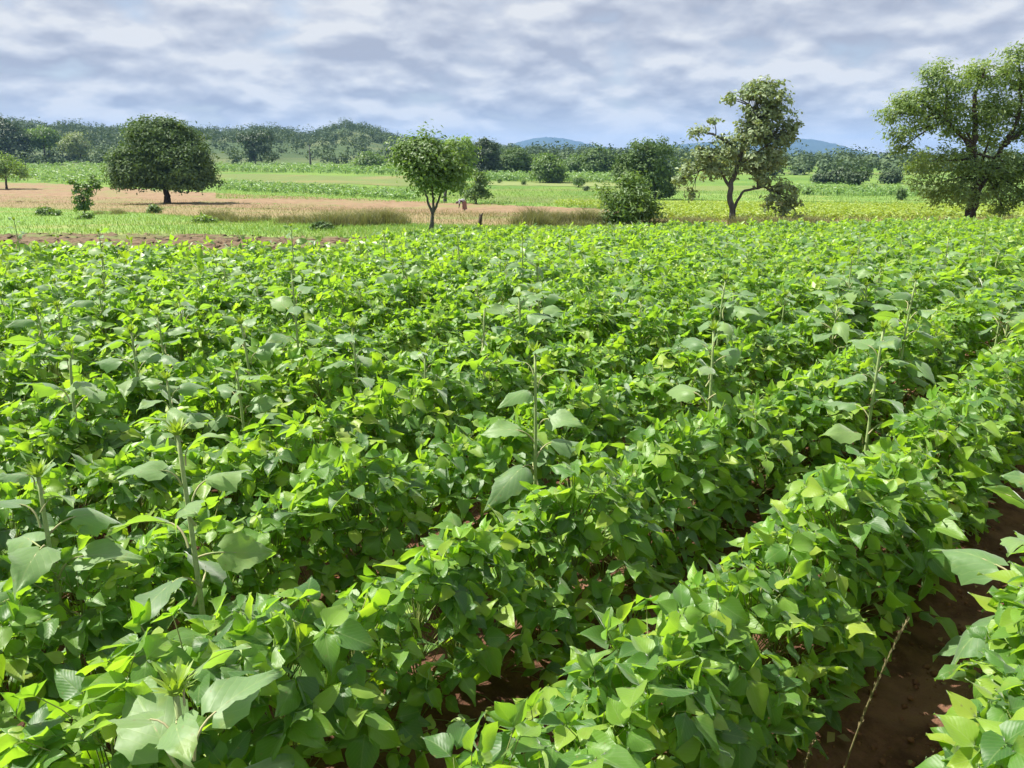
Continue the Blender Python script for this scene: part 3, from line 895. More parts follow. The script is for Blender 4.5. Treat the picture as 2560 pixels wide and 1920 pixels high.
RNG = np.random.default_rng(21)
acc = Acc()
P = band_scatter(*G_VERGE, 36000)
blades(acc, P, 0.16, 0.012, 0.6, 0.08)
kind(link('verge_grass', acc.mesh('verge_grass', M_GRASS)), 'stuff', 'short bright green grass on the verge beyond the bean field', 'grass')
acc = Acc()
P = band_scatter(*G_TAN, 17000)
blades(acc, P, 0.30, 0.012, 0.8, 0.04)
P = band_scatter([(-300, 507), (0, 512), (420, 520), (800, 533), (1300, 549), (1500, 552)], [(-300, 480), (0, 490), (420, 500), (800, 515), (1300, 535), (1500, 542)], 9000)
blades(acc, P, 0.25, 0.014, 0.7, 0.03)
kind(link('dry_grass', acc.mesh('dry_grass', M_DRY)), 'stuff', 'thin tan dry grass between the verge and the tilled field', 'grass')
# taller tussock belts
acc = Acc()
for (x0, x1, yb, hpx, n) in [(1295, 1495, 574, 46, 7000), (500, 580, 557, 26, 1500), (590, 660, 560, 24, 1300), (690, 760, 566, 30, 1500), (780, 1000, 570, 40, 5500), (1690, 1800, 574, 24, 2600), (1850, 2110, 572, 26, 5200),
                             (2270, 2340, 577, 24, 1800), (2480, 2700, 572, 26, 3600), (230, 290, 540, 18, 800), (1640, 1690, 573, 22, 1000)]:
    p0, p1 = ground_at(x0, yb), ground_at(x1, yb)
    s = px_scale((p0 + p1) / 2)
    nt = max(3, int((x1 - x0) / 11))
    tc_ = p0 + (p1 - p0) * RNG.uniform(0, 1, nt)[:, None] + np.stack([np.zeros(nt), RNG.uniform(-.8, 2.2, nt), np.zeros(nt)], -1)
    k = RNG.integers(0, nt, n)
    P = tc_[k] + RNG.normal(0, .24, (n, 3)) * np.array([1, 1, 0])
    P[:, 2] = terr(P[:, 0], P[:, 1])
    blades(acc, P, hpx * s * RNG.uniform(.35, 1.25, nt)[k], 0.011, 0.6, 0.03)
kind(link('grass_tussocks', acc.mesh('grass_tussocks', M_TUSS)), 'stuff', 'tall brownish dry grass tussocks along the far edge of the bean field', 'grass')


def crop(name, label, near, far, n, h, size, per, mat, rowstep=None):
    acc = Acc()
    P = band_scatter(near, far, n)
    if rowstep:
        d = np.array([.92, .39])
        nn = np.array([-d[1], d[0]])
        q = P[:, :2] @ nn
        snap = np.round(q / rowstep) * rowstep
        P[:, :2] += (snap - q)[:, None] * nn
        P[:, 2] = terr(P[:, 0], P[:, 1])
    C = P + np.stack([np.zeros(n), np.zeros(n), h * RNG.uniform(.45, 1.0, n)], -1)
    N = np.tile([0, 0, 1.0], (n, 1))
    crown_leaves(acc, C, N, per, h * .3, size, 0.8, 0.4)
    blades(acc, P, h * .9, size * .12, .15, 0.0)
    kind(link(name, acc.mesh(name, mat, False)), 'stuff', label, 'crop')


crop('pale_crop', 'pale green crop field between the red soil and the wooded hill on the left', [(-300, 454), (0, 454), (180, 460), (300, 468)], [(-300, 401), (0, 401), (300, 414)], 1500, 1.0, 0.8, 7, M_CROP)
crop('leafy_crop_row', 'band of pale leafy crop beyond the red soil right of the mango tree', [(550, 478), (700, 484), (860, 492), (1040, 502)], [(550, 456), (700, 464), (860, 474), (1040, 488)], 900, 0.8, 0.6, 7, M_CROP, 1.8)
crop('far_maize', 'rows of pale young maize on the far field right of the mango tree', [(540, 430), (800, 434), (1000, 438)], [(540, 416), (800, 419), (1000, 423)], 700, 1.3, 0.9, 6, M_CROP, 4.0)
crop('valley_maize', 'pale green maize strip below the dark hedge trees', [(1215, 452), (1420, 456), (1600, 460)], [(1215, 441), (1420, 444), (1600, 446)], 600, 1.4, 0.8, 7, M_CROP)
crop('valley_beans', 'yellow-green crop patch behind the leafy bush', [(1390, 519), (1480, 523), (1580, 527)], [(1390, 510), (1480, 508), (1580, 508)], 240, 0.5, 0.35, 7, M_YCROP)
crop('right_maize', 'pale maize strip on the far field between the two right trees', [(1940, 489), (2300, 495), (2700, 500)], [(1940, 472), (2300, 478), (2700, 482)], 650, 1.1, 0.6, 7, M_CROP, 2.5)
RNG = np.random.default_rng(29)
acc = Acc()
for nr, fr_, n_, h_ in [([(540, 498), (850, 502), (1250, 516), (1560, 524)], [(540, 470), (850, 470), (1250, 470), (1560, 474)], 14000, .35), ([(1540, 514), (2000, 514), (2750, 522)], [(1540, 474), (2000, 480), (2750, 488)], 14000, .3)]:
    P = band_scatter(nr, fr_, n_)
    blades(acc, P, h_, 0.03, 0.7, 0.04)
kind(link('field_grass', acc.mesh('field_grass', M_GRASS)), 'stuff', 'rough green grass on the valley fields beyond the tilled soil', 'grass')
crop('yellow_green_crop', 'yellow-green low crop behind the dry tussocks on the right', [(1640, 554), (2000, 554), (2750, 549)], [(1640, 512), (2000, 514), (2750, 522)], 3600, 0.42, 0.3, 8, M_YCROP, 0.9)

# ------------------------------------------------------------------ bean field: soil
TH = R(42.0)
EU = np.array([math.cos(TH), -math.sin(TH)])
ES = np.array([math.sin(TH), math.cos(TH)])
PITCH_ROW = 0.75
U0 = -0.06
CAN = 0.52
EDGE_PX = [(-900, 628), (-400, 625), (0, 622), (400, 621), (800, 615), (900, 600), (1000, 586), (1250, 577), (1500, 572), (2000, 562), (2560, 551), (3300, 540)]
_e = np.array([ground_at(x, y, CAN) for x, y in EDGE_PX])
E_AZ = np.degrees(np.arctan2(_e[:, 0], _e[:, 1]))
E_R = np.hypot(_e[:, 0], _e[:, 1])


def in_field(x, y, pad=0.0):
    r = np.hypot(x, y)
    az = np.degrees(np.arctan2(x, y))
    return ((r < np.interp(az, E_AZ, E_R) + pad) & (y > -0.6)) | ((r < 5) & (y > -2.5))


def soil_z(x, y):
    u = x * EU[0] + y * EU[1]
    return terr(x, y) + 0.045 * np.cos(2 * math.pi * (u - U0) / PITCH_ROW)


def build_soil():
    rng = np.random.default_rng(3)
    uu = np.arange(-26, 6, .10)
    ss = np.concatenate([np.arange(-6, 10, .07), np.arange(10, 44, .25)])
    U, S = np.meshgrid(uu, ss)
    X, Y = U * EU[0] + S * ES[0], U * EU[1] + S * ES[1]
    Z = soil_z(X, Y)
    near = np.hypot(X, Y) < 7
    nz = rng.normal(0, 1, Z.shape)
    nz = (nz + np.roll(nz, 1, 0) + np.roll(nz, 1, 1)) / 2
    Z = Z + np.where(near, .010, .006) * nz + .018 * np.sin(X * 3.1 + 2 * np.sin(Y * 2.3)) * np.sin(Y * 2.7)
    ok = in_field(X, Y, 0.6)
    q = ok[:-1, :-1] & ok[1:, :-1] & ok[:-1, 1:] & ok[1:, 1:]
    I, J = np.nonzero(q)
    n = len(uu)
    a, b, c, d = I * n + J, I * n + J + 1, (I + 1) * n + J + 1, (I + 1) * n + J
    f = np.concatenate([np.stack([a, b, c], -1), np.stack([a, c, d], -1)])
    o = link('field_soil', Acc().add(np.stack([X, Y, Z], -1).reshape(-1, 3), f).mesh('field_soil', M_SOIL))
    kind(o, 'structure')
    # loose clods
    acc = Acc()
    base = np.array([(1, 0, 0), (-1, 0, 0), (0, 1, 0), (0, -1, 0), (0, 0, 1), (0, 0, -1.0)])
    tri = np.array([(0, 2, 4), (2, 1, 4), (1, 3, 4), (3, 0, 4), (2, 0, 5), (1, 2, 5), (3, 1, 5), (0, 3, 5)])
    for i in range(5200):
        k = rng.integers(-4, 1)
        u = U0 + (k + .5) * PITCH_ROW + rng.normal(0, .15)
        s = rng.uniform(.3, 7)
        x, y = u * EU[0] + s * ES[0], u * EU[1] + s * ES[1]
        r = .004 + .017 * rng.uniform() ** 3
        v = base * r * rng.uniform(.6, 1.2, (6, 1)) * np.array([1, 1, .7])
        c, sn = math.cos(i), math.sin(i)
        v = v @ np.array([[c, sn, 0], [-sn, c, 0], [0, 0, 1]])
        acc.add(v + np.array([x, y, float(soil_z(x, y)) + r * .3]), tri)
    kind(link('soil_clods', acc.mesh('soil_clods', M_CLOD)), 'stuff', 'loose crumbs of red soil in the furrow', 'soil')


build_soil()


def litter():
    rng = np.random.default_rng(13)
    acc = Acc()
    for i in range(420):
        k = rng.integers(-4, 1)
        u = U0 + (k + .5) * PITCH_ROW + rng.normal(0, .13)
        s_ = rng.uniform(.3, 6)
        x, y = u * EU[0] + s_ * ES[0], u * EU[1] + s_ * ES[1]
        z = float(soil_z(x, y)) + .022
        L = rng.uniform(.015, .045)
        a = rng.uniform(0, 6.28)
        d = np.array([math.cos(a), math.sin(a), rng.normal(0, .2)])
        e = np.array([-math.sin(a), math.cos(a), rng.normal(0, .3)]) * .36
        c = np.array([x, y, z])
        acc.add([c - d * L * .5, c + e * L + [0, 0, .006], c + d * L * .5, c - e * L + [0, 0, .004]], [(0, 1, 2), (0, 2, 3)], rng.uniform())
    m = leaf_mat('dead_leaf', [(0, (0.12, 0.075, 0.035)), (0.6, (0.24, 0.16, 0.07)), (1, (0.38, 0.29, 0.12))], (0.3, 0.2, 0.06), 0.15, 0.8, 0.2)
    kind(link('leaf_litter', acc.mesh('leaf_litter', m)), 'stuff', 'scattered dead brown leaf scraps on the furrow soil', 'leaf litter')


litter()


# ------------------------------------------------------------------ bean leaves
def leaf_grid(L, W, rows, cols, fold, droop, wave, twist, rng, cord=0.0, serr=0.0, peak=0.72, curl=0.0):
    t = np.linspace(0, 1, rows)
    sgn = np.linspace(-1, 1, cols)
    v, uv = [], []
    ph = rng.uniform(0, 6)
    for i, tt in enumerate(t):
        wdt = W * .5 * max(math.sin(math.pi * tt ** peak), 0) ** 0.85 if 0 < tt < 1 else 0.0
        if not cord:
            wdt *= 1.12 - .45 * tt ** 1.4
        if cord:
            wdt *= 1.08 - .42 * tt ** 1.5
        if cord and tt == 0:
            wdt = W * .16
        for s in sgn:
            e = 1.0
            yy = tt * L
            if serr and abs(s) > .99 and 0 < i < rows - 1:
                e += serr * (1 if i % 2 else -1)
            if cord:
                yy -= cord * L * abs(s) ** 1.5 * max(0, 1 - tt / .35)
            x = s * wdt * e
            z = fold * abs(x) - droop * L * tt ** 2 + wave * L * math.sin(tt * 7 + ph + 2 * s) * abs(s) - curl * x * x / W * 4
            tw = twist * tt
            x, z = x * math.cos(tw) - z * math.sin(tw), x * math.sin(tw) + z * math.cos(tw)
            v.append((x, yy, z))
            uv.append((.5 + .5 * s * (wdt / (W * .5)), tt))
    f = []
    for i in range(rows - 1):
        for j in range(cols - 1):
            a, b, c, d = i * cols + j, i * cols + j + 1, (i + 1) * cols + j + 1, (i + 1) * cols + j
            if not (i == 0 and not cord):
                f.append((a, b, c))
            if i != rows - 2:
                f.append((a, c, d))
            elif i == rows - 2:
                f.append((a, b, c)) if (i == 0) else None
    # drop degenerate triangles
    V = np.array(v)
    F = np.array(f)
    ar = np.linalg.norm(np.cross(V[F[:, 1]] - V[F[:, 0]], V[F[:, 2]] - V[F[:, 0]]), axis=1)
    F = F[ar > 1e-9]
    return V, np.unique(F, axis=0), np.array(uv)


def leaf_full(L, W, rows, cols, *a, **k):
    """leaf grid with both triangles everywhere (degenerate ones dropped)"""
    V, F, uv = leaf_grid(L, W, rows, cols, *a, **k)
    f = []
    for i in range(rows - 1):
        for j in range(cols - 1):
            p, q, r, s = i * cols + j, i * cols + j + 1, (i + 1) * cols + j + 1, (i + 1) * cols + j
            f += [(p, q, r), (p, r, s)]
    F = np.array(f)
    ar = np.linalg.norm(np.cross(V[F[:, 1]] - V[F[:, 0]], V[F[:, 2]] - V[F[:, 0]]), axis=1)
    return V, F[ar > 1e-9], uv


lrng = np.random.default_rng(31)
LEAFLET = []
for i in range(14):
    fold = lrng.uniform(.05, .65) if i < 10 else lrng.uniform(-.4, -.05)
    LEAFLET.append(leaf_full(.080 * lrng.uniform(.78, 1.15), .054 * lrng.uniform(.8, 1.15), 6, 5, fold, lrng.uniform(-.12, .38), lrng.uniform(.02, .09), lrng.uniform(-.7, .7), lrng))
ME_LEAFLET = [Acc().add(v, f, 0.5, 0, uv).mesh('leaflet', M_SOY) for v, f, uv in LEAFLET]
YOUNG = [leaf_full(.062, .036, 6, 5, lrng.uniform(.5, .9), lrng.uniform(-.1, .15), .03, lrng.uniform(-.3, .3), lrng) for i in range(3)]
ME_YOUNG = [Acc().add(v, f, 0.5, 0, uv).mesh('young_leaflet', M_YOUNG) for v, f, uv in YOUNG]


def frame(o, y, n):
    """4x4 matrix with origin o, leaf axis y and leaf normal n"""
    n = n / np.linalg.norm(n)
    y = y - n * np.dot(y, n)
    y = y / (np.linalg.norm(y) + 1e-9)
    x = np.cross(y, n)
    M = np.eye(4)
    M[:3, 0], M[:3, 1], M[:3, 2], M[:3, 3] = x, y, n, o
    return M


def rotz(a):
    c, s = math.cos(a), math.sin(a)
    return np.array([[c, -s, 0, 0], [s, c, 0, 0], [0, 0, 1, 0], [0, 0, 0, 1.0]])


def rotx(a):
    c, s = math.cos(a), math.sin(a)
    return np.array([[1, 0, 0, 0], [0, c, -s, 0], [0, s, c, 0], [0, 0, 0, 1.0]])


def trans(x, y, z):
    M = np.eye(4)
    M[:3, 3] = (x, y, z)
    return M


def scl(s):
    return np.diag([s, s, s, 1.0])


# compound leaf: three leaflets around the end of the petiole
TRI_LOCAL = []
for i in range(8):
    d = lrng.uniform(-.4, .3, 3)
    TRI_LOCAL.append([
        (trans(0, .017, 0) @ rotz(lrng.uniform(-.15, .15)) @ rotx(-d[0]), int(lrng.integers(0, 14))),
        (trans(.004, 0, 0) @ rotz(-1.25 + lrng.uniform(-.2, .2)) @ rotx(-d[1]) @ scl(.9), int(lrng.integers(0, 14))),
        (trans(-.004, 0, 0) @ rotz(1.25 + lrng.uniform(-.2, .2)) @ rotx(-d[2]) @ scl(.9), int(lrng.integers(0, 14)))])


def tri_mesh(local, lib, mat, name):
    a = Acc()
    for M, k in local:
        v, f, uv = lib[k]
        a.add(v @ M[:3, :3].T + M[:3, 3], f, 0.5, 0, uv)
    a.add(*tube([(0, -.03, -.008), (0, 0, 0), (0, .024, 0)], [.0016, .0014, .001], 3, False), mat=1)
    return a.mesh(name, [mat, M_STEM])


ME_TRI = [tri_mesh(l, LEAFLET, M_SOY, 'compound_leaf') for l in TRI_LOCAL]
YT_LOCAL = [[(trans(0, .01, 0) @ rotx(.25), 0), (rotz(-.9) @ rotx(.2) @ scl(.85), 1), (rotz(.9) @ rotx(.3) @ scl(.85), 2)]]
ME_YTRI = tri_mesh(YT_LOCAL[0], YOUNG, M_YOUNG, 'young_leaf')


def low_leaflet(v):
    """five-point leaflet for the plants farther off"""
    L = v[:, 1].max()
    g = v.reshape(6, 5, 3)
    return np.array([g[0, 2], g[2, 0] * .96 + g[3, 0] * .04, (g[2, 2] + g[3, 2]) / 2, g[2, 4] * .96 + g[3, 4] * .04, g[5, 2]])


LOWF = np.array([(0, 2, 1), (0, 3, 2), (2, 4, 1), (2, 3, 4)])
LOW_TRI = []
for l in TRI_LOCAL:
    vs, fs = [], []
    for k, (M, q) in enumerate(l):
        lv = low_leaflet(LEAFLET[q][0])
        vs.append(lv @ M[:3, :3].T + M[:3, 3])
        fs.append(LOWF + 5 * k)
    LOW_TRI.append((np.concatenate(vs), np.concatenate(fs)))


def plant_variant(rng, nl=64):
    """leaves of one bean plant as (matrix, variant, young, node height); x across the row, y along it"""
    out = []
    H = rng.uniform(.47, .58)
    for i in range(nl):
        if i < nl - 17:
            phi = rng.uniform(-105, 105)
            k = rng.uniform(.80, 1.02)
        elif i < nl - 3:
            phi = rng.uniform(-80, 80)
            k = rng.uniform(.40, .78)
        else:
            phi = rng.uniform(-35, 35)
            k = rng.uniform(1.0, 1.12)
        p = R(phi)
        ac, zz = .195 * math.sin(p) * k, .12 + (H - .12) * math.cos(p) * k
        zz = max(zz, .05)
        al = rng.uniform(-.15, .15)
        o = np.array([ac, al, zz])
        outw = np.array([math.sin(p), al * 2.5, 0.0]) + rng.normal(0, .75, 3) * np.array([1, 1, 0])
        nrm = np.array([math.sin(p) * .34, 0, .75 + .25 * max(math.cos(p), 0)]) + rng.normal(0, .40, 3)
        if rng.uniform() < .14:
            nrm = nrm + rng.normal(0, .9, 3)
        nrm[2] = max(nrm[2], .08)
        young = i >= nl - 2
        if young:
            nrm = rng.normal(0, 1, 3) * np.array([1, 1, .4]) + np.array([0, 0, .3])
            outw = np.array([0, 0, 1.0]) + rng.normal(0, .35, 3)
        s = rng.uniform(.88, 1.25)
        out.append((frame(o, outw, nrm) @ scl(s), int(rng.integers(0, 8)), young, zz))
    return out, H


vr = np.random.default_rng(51)
VARS = [plant_variant(vr) for _ in range(9)]


def stem_mesh(var):
    leaves, H = var
    a = Acc()
    top = np.array([vr.uniform(-.03, .03), vr.uniform(-.03, .03), H * .92])
    main = bez((0, 0, -.03), (vr.uniform(-.03, .03), vr.uniform(-.03, .03), H * .5), top, 6)
    a.add(*tube(main, np.linspace(.0045, .002, 6), 5))
    for M, k, yg, zz in leaves:
        o = M[:3, 3]
        tt = np.clip((zz - .12) / H, .08, .95)
        b = main[int(tt * 5)]
        ymid = (b + o) / 2 + np.array([0, 0, .04])
        a.add(*tube(bez(b, ymid, o, 4), np.linspace(.0019, .0012, 4), 3, False))
    return a.mesh('bean_stem', M_STEM)


ME_STEM = [stem_mesh(v) for v in VARS]


# ------------------------------------------------------------------ bean plants in rows
def field_plants():
    rng = np.random.default_rng(61)
    L = []
    for k in range(0, 48):
        for side in ((k,) if k == 0 else (k,)):
            u = U0 - side * PITCH_ROW + (.01 if side == 0 else 0)
            s = -3.0
            while s < 46:
                s += rng.uniform(.15, .25)
                uu = u + rng.normal(0, .025)
                x, y = uu * EU[0] + s * ES[0], uu * EU[1] + s * ES[1]
                if in_field(x, y) and y > -.5:
                    L.append((x, y, side, rng.uniform()))
    for k in (1, 2, 3, 4):      # rows right of the picture
        u = U0 + k * PITCH_ROW
        s = 0.2
        while s < 40:
            s += rng.uniform(.17, .27)
            x, y = u * EU[0] + s * ES[0], u * EU[1] + s * ES[1]
            if in_field(x, y):
                L.append((x, y, -k, rng.uniform()))
    return L


PL = field_plants()
xy = np.array([(p[0], p[1]) for p in PL])
zz = soil_z(xy[:, 0], xy[:, 1])
cpx, cpy, cdp = project(np.column_stack([xy, zz + .32]))
dist = np.sqrt(xy[:, 0] ** 2 + xy[:, 1] ** 2 + (CAM_H - .4 - zz) ** 2)
pad = .42 / np.maximum(cdp, .3) * FPX
vis = (cdp > .4) & (cpx > -pad) & (cpx < 2560 + pad) & (cpy > 300) & (cpy < 1920 + pad)
wide = (cdp > .3) & (cpx > -pad - 500 - 1500 / np.maximum(cdp, 1)) & (cpx < 2560 + pad + 500 + 1500 / np.maximum(cdp, 1)) & (cpy < 2700)
order = np.argsort(np.where(vis, dist, 1e9))
NIND, NFINE = 300, 60
ind = order[:NIND]
ORD = ['', 'first', 'second', 'third', 'fourth', 'fifth', 'sixth', 'seventh', 'eighth', 'ninth', 'tenth', 'eleventh', 'twelfth']


def row_label(k):
    if k <= 0:
        return 'leafy green bean plant in the row right of the bare red furrow'
    return 'leafy green bean plant in the %s row left of the bare red furrow' % ORD[min(k, 12)]


prng = np.random.default_rng(71)


def near_camera(p):
    return np.linalg.norm(np.asarray(p) - np.array([0, 0, CAM_H])) < .55


for rank, i in enumerate(ind):
    vi = int(prng.integers(0, len(VARS)))
    leaves, H = VARS[vi]
    ang = -TH + (math.pi if prng.uniform() < .5 else 0) + prng.normal(0, .12)
    sc_ = prng.uniform(.9, 1.14)
    t = thing('bean_plant', row_label(PL[i][2]), 'bean plant', (xy[i, 0], xy[i, 1], zz[i]), ang, 'bean plants of row %s' % (ORD[min(max(PL[i][2], 0), 12)] or 'at the lower right'))
    t.scale = (sc_, sc_, sc_)
    link('stem', ME_STEM[vi], t)
    for M, tk, yg, _ in leaves:
        jit = M @ rotz(prng.normal(0, .22)) @ rotx(prng.normal(0, .18)) @ scl(prng.uniform(.86, 1.12))
        if rank < NFINE:
            loc = YT_LOCAL[0] if yg else TRI_LOCAL[tk]
            for q, (Ml, lk) in enumerate(loc):
                link('leaf', (ME_YOUNG[lk % 3] if yg else ME_LEAFLET[lk]), t, Matrix((jit @ Ml @ rotx(prng.normal(0, .12))).tolist()))
        else:
            link('leaf', ME_YTRI if yg else ME_TRI[tk], t, Matrix(jit.tolist()))

# the rest of the field: too many to count
rest = np.setdiff1d(np.nonzero(wide)[0], ind)
acc = Acc()
for i in rest:
    leaves, H = VARS[int(prng.integers(0, len(VARS)))]
    ang = -TH + (math.pi if prng.uniform() < .5 else 0) + prng.normal(0, .12)
    d = dist[i]
    sc_ = prng.uniform(.88, 1.16)
    Mo = trans(xy[i, 0], xy[i, 1], zz[i]) @ rotz(ang) @ scl(sc_)
    for M, tk, yg, hz in leaves:
        far_k = 1.0
        if d > 6:
            keep_ = .74 if d < 11 else .36
            if prng.uniform() > keep_ or (hz < .2 and prng.uniform() < .6):
                continue
            far_k = 1.12 if d < 11 else 1.4
        J = Mo @ M @ rotz(prng.normal(0, .25)) @ rotx(prng.normal(0, .2)) @ scl(prng.uniform(.85, 1.18) * far_k * (.75 if yg else 1))
        rr_ = prng.uniform(0, .93, 3) if not yg else prng.uniform(.9, 1.0, 3)
        if d < 4.5:
            for (Ml, lk), r1 in zip(TRI_LOCAL[tk], rr_):
                v, f, uv = LEAFLET[lk]
                K = J @ Ml
                acc.add(v @ K[:3, :3].T + K[:3, 3], f, r1)
            continue
        v, f = LOW_TRI[tk]
        acc.add(v @ J[:3, :3].T + J[:3, 3], f, np.repeat(rr_, 4))
kind(link('bean_crop', acc.mesh('bean_crop', M_SOY_ST)), 'stuff', 'dense green bean crop filling the field behind the nearest plants', 'crop')

# ------------------------------------------------------------------ sunflowers
srng = np.random.default_rng(81)
SUNLEAF = []
SUNPET = []
for i in range(6):
    v, f, uv = leaf_full(.20, .155, 11, 7, srng.uniform(.1, .35), srng.uniform(.35, .85), srng.uniform(.05, .10), srng.uniform(-.5, .5), srng, cord=.14, serr=.07, peak=.58, curl=srng.uniform(0, .5))
    a = Acc()
    v = v + np.array([0, .11, .02])
    a.add(v, f, .5, 0, uv)
    ap = Acc()
    pet = bez((0, 0, -.045), (0, .05, .035), (0, .115, .021), 6)
    ap.add(*tube(pet, np.linspace(.0052, .003, 6), 5, False))
    SUNPET.append(ap.mesh('leaf_stalk', M_PETI))
    rib = np.array([v.reshape(11, 7, 3)[k, 3] - np.array([0, 0, .001]) for k in range(0, 11, 2)])
    a.add(*tube(rib, np.linspace(.0026, .0008, len(rib)), 3, False), mat=1)
    SUNLEAF.append(a.mesh('sunflower_leaf', [M_SUN, M_PETI]))


def bud_mesh(rng):
    a = Acc()
    n, rings = 9, 5
    pts, f = [], []
    for i in range(rings):
        t = i / (rings - 1)
        rad = .021 * math.sin(math.pi * (.25 + .62 * t))
        for j in range(n):
            an = 2 * math.pi * j / n
            pts.append((rad * math.cos(an), rad * math.sin(an), .03 * t))
    for i in range(rings - 1):
        for j in range(n):
            k = (j + 1) % n
            f += [(i * n + j, i * n + k, (i + 1) * n + k), (i * n + j, (i + 1) * n + k, (i + 1) * n + j)]
    a.add(pts, f, .3)
    for ring, (cnt, tilt, ln) in enumerate([(11, .9, .058), (9, .45, .052), (6, .15, .042)]):
        for j in range(cnt):
            an = 2 * math.pi * (j + .5 * ring) / cnt + rng.uniform(-.15, .15)
            d = np.array([math.cos(an), math.sin(an), 0])
            ax = d * math.sin(tilt) + np.array([0, 0, math.cos(tilt)])
            sd = np.array([-d[1], d[0], 0])
            b = d * .014 + np.array([0, 0, .008 + .006 * ring])
            l = ln * rng.uniform(.8, 1.2)
            v = [b - sd * .006, b + sd * .006, b + ax * l * .5 + sd * .007, b + ax * l * .5 - sd * .007, b + ax * l + d * .008]
            a.add(v, [(0, 1, 2), (0, 2, 3), (3, 2, 4)], rng.uniform(.2, 1))
    return a.mesh('flower_bud', M_BUD)


ME_BUD = [bud_mesh(srng) for _ in range(2)]
SUNVARS = []
for i in range(6):
    lv = []
    n = int(srng.integers(13, 17))
    az = srng.uniform(0, 6)
    for k in range(n):
        t = .22 + .76 * (k / (n - 1)) ** .9
        az += 2.4 + srng.uniform(-.35, .35)
        s = np.interp(t, [.2, .45, .75, 1], [.95, 1.2, 1.0, .52]) * srng.uniform(.88, 1.12)
        pit = np.interp(t, [.2, .6, 1], [-.25, 0.05, .55]) + srng.normal(0, .16)
        lv.append((t, az, s, pit, int(srng.integers(0, 6)), srng.normal(0, .42)))
    SUNVARS.append(lv)
ME_SSTEM = []
for i in range(4):
    a = Acc()
    bx, by = srng.uniform(-.05, .05, 2)
    pts = bez((0, 0, -.06), (bx, by, .5), (0, 0, 1.0), 9)
    a.add(*tube(pts, np.linspace(.0105, .0055, 9), 8))
    ME_SSTEM.append((a.mesh('sunflower_stem', M_SUNSTEM), pts))


def sunflower(px, py, h, label, group='young sunflowers standing above the beans', rz=None, var=None, leafk=1.0):
    p = ground_at(px, py, h)
    p[2] = float(soil_z(p[0], p[1]))
    vi = int(srng.integers(0, 6)) if var is None else var
    t = thing('sunflower_plant', label, 'sunflower', p, srng.uniform(0, 6.28) if rz is None else rz, group)
    me, pts = ME_SSTEM[int(srng.integers(0, 4))]
    link('stem', me, t, Matrix.Diagonal((1.0, 1.0, h, 1.0)))
    for tt, az, s, pit, lk, roll in SUNVARS[vi]:
        b = pts[0] + (pts[-1] - pts[0]) * 0
        b = np.array([np.interp(tt, np.linspace(0, 1, 9), pts[:, k]) for k in range(3)])
        b[2] *= h
        M = trans(*b) @ rotz(az) @ rotx(pit) @ rotz(0) @ np.array([[math.cos(roll), 0, math.sin(roll), 0], [0, 1, 0, 0], [-math.sin(roll), 0, math.cos(roll), 0], [0, 0, 0, 1.0]]) @ scl(s * leafk)
        lf = link('leaf', SUNLEAF[lk], t, Matrix(M.tolist()))
        link('leaf_stalk', SUNPET[lk], lf)
    link('flower_bud', ME_BUD[vi % 2], t, Matrix((trans(pts[-1][0], pts[-1][1], h * pts[-1][2] - .005) @ scl(.72)).tolist()))
    return t


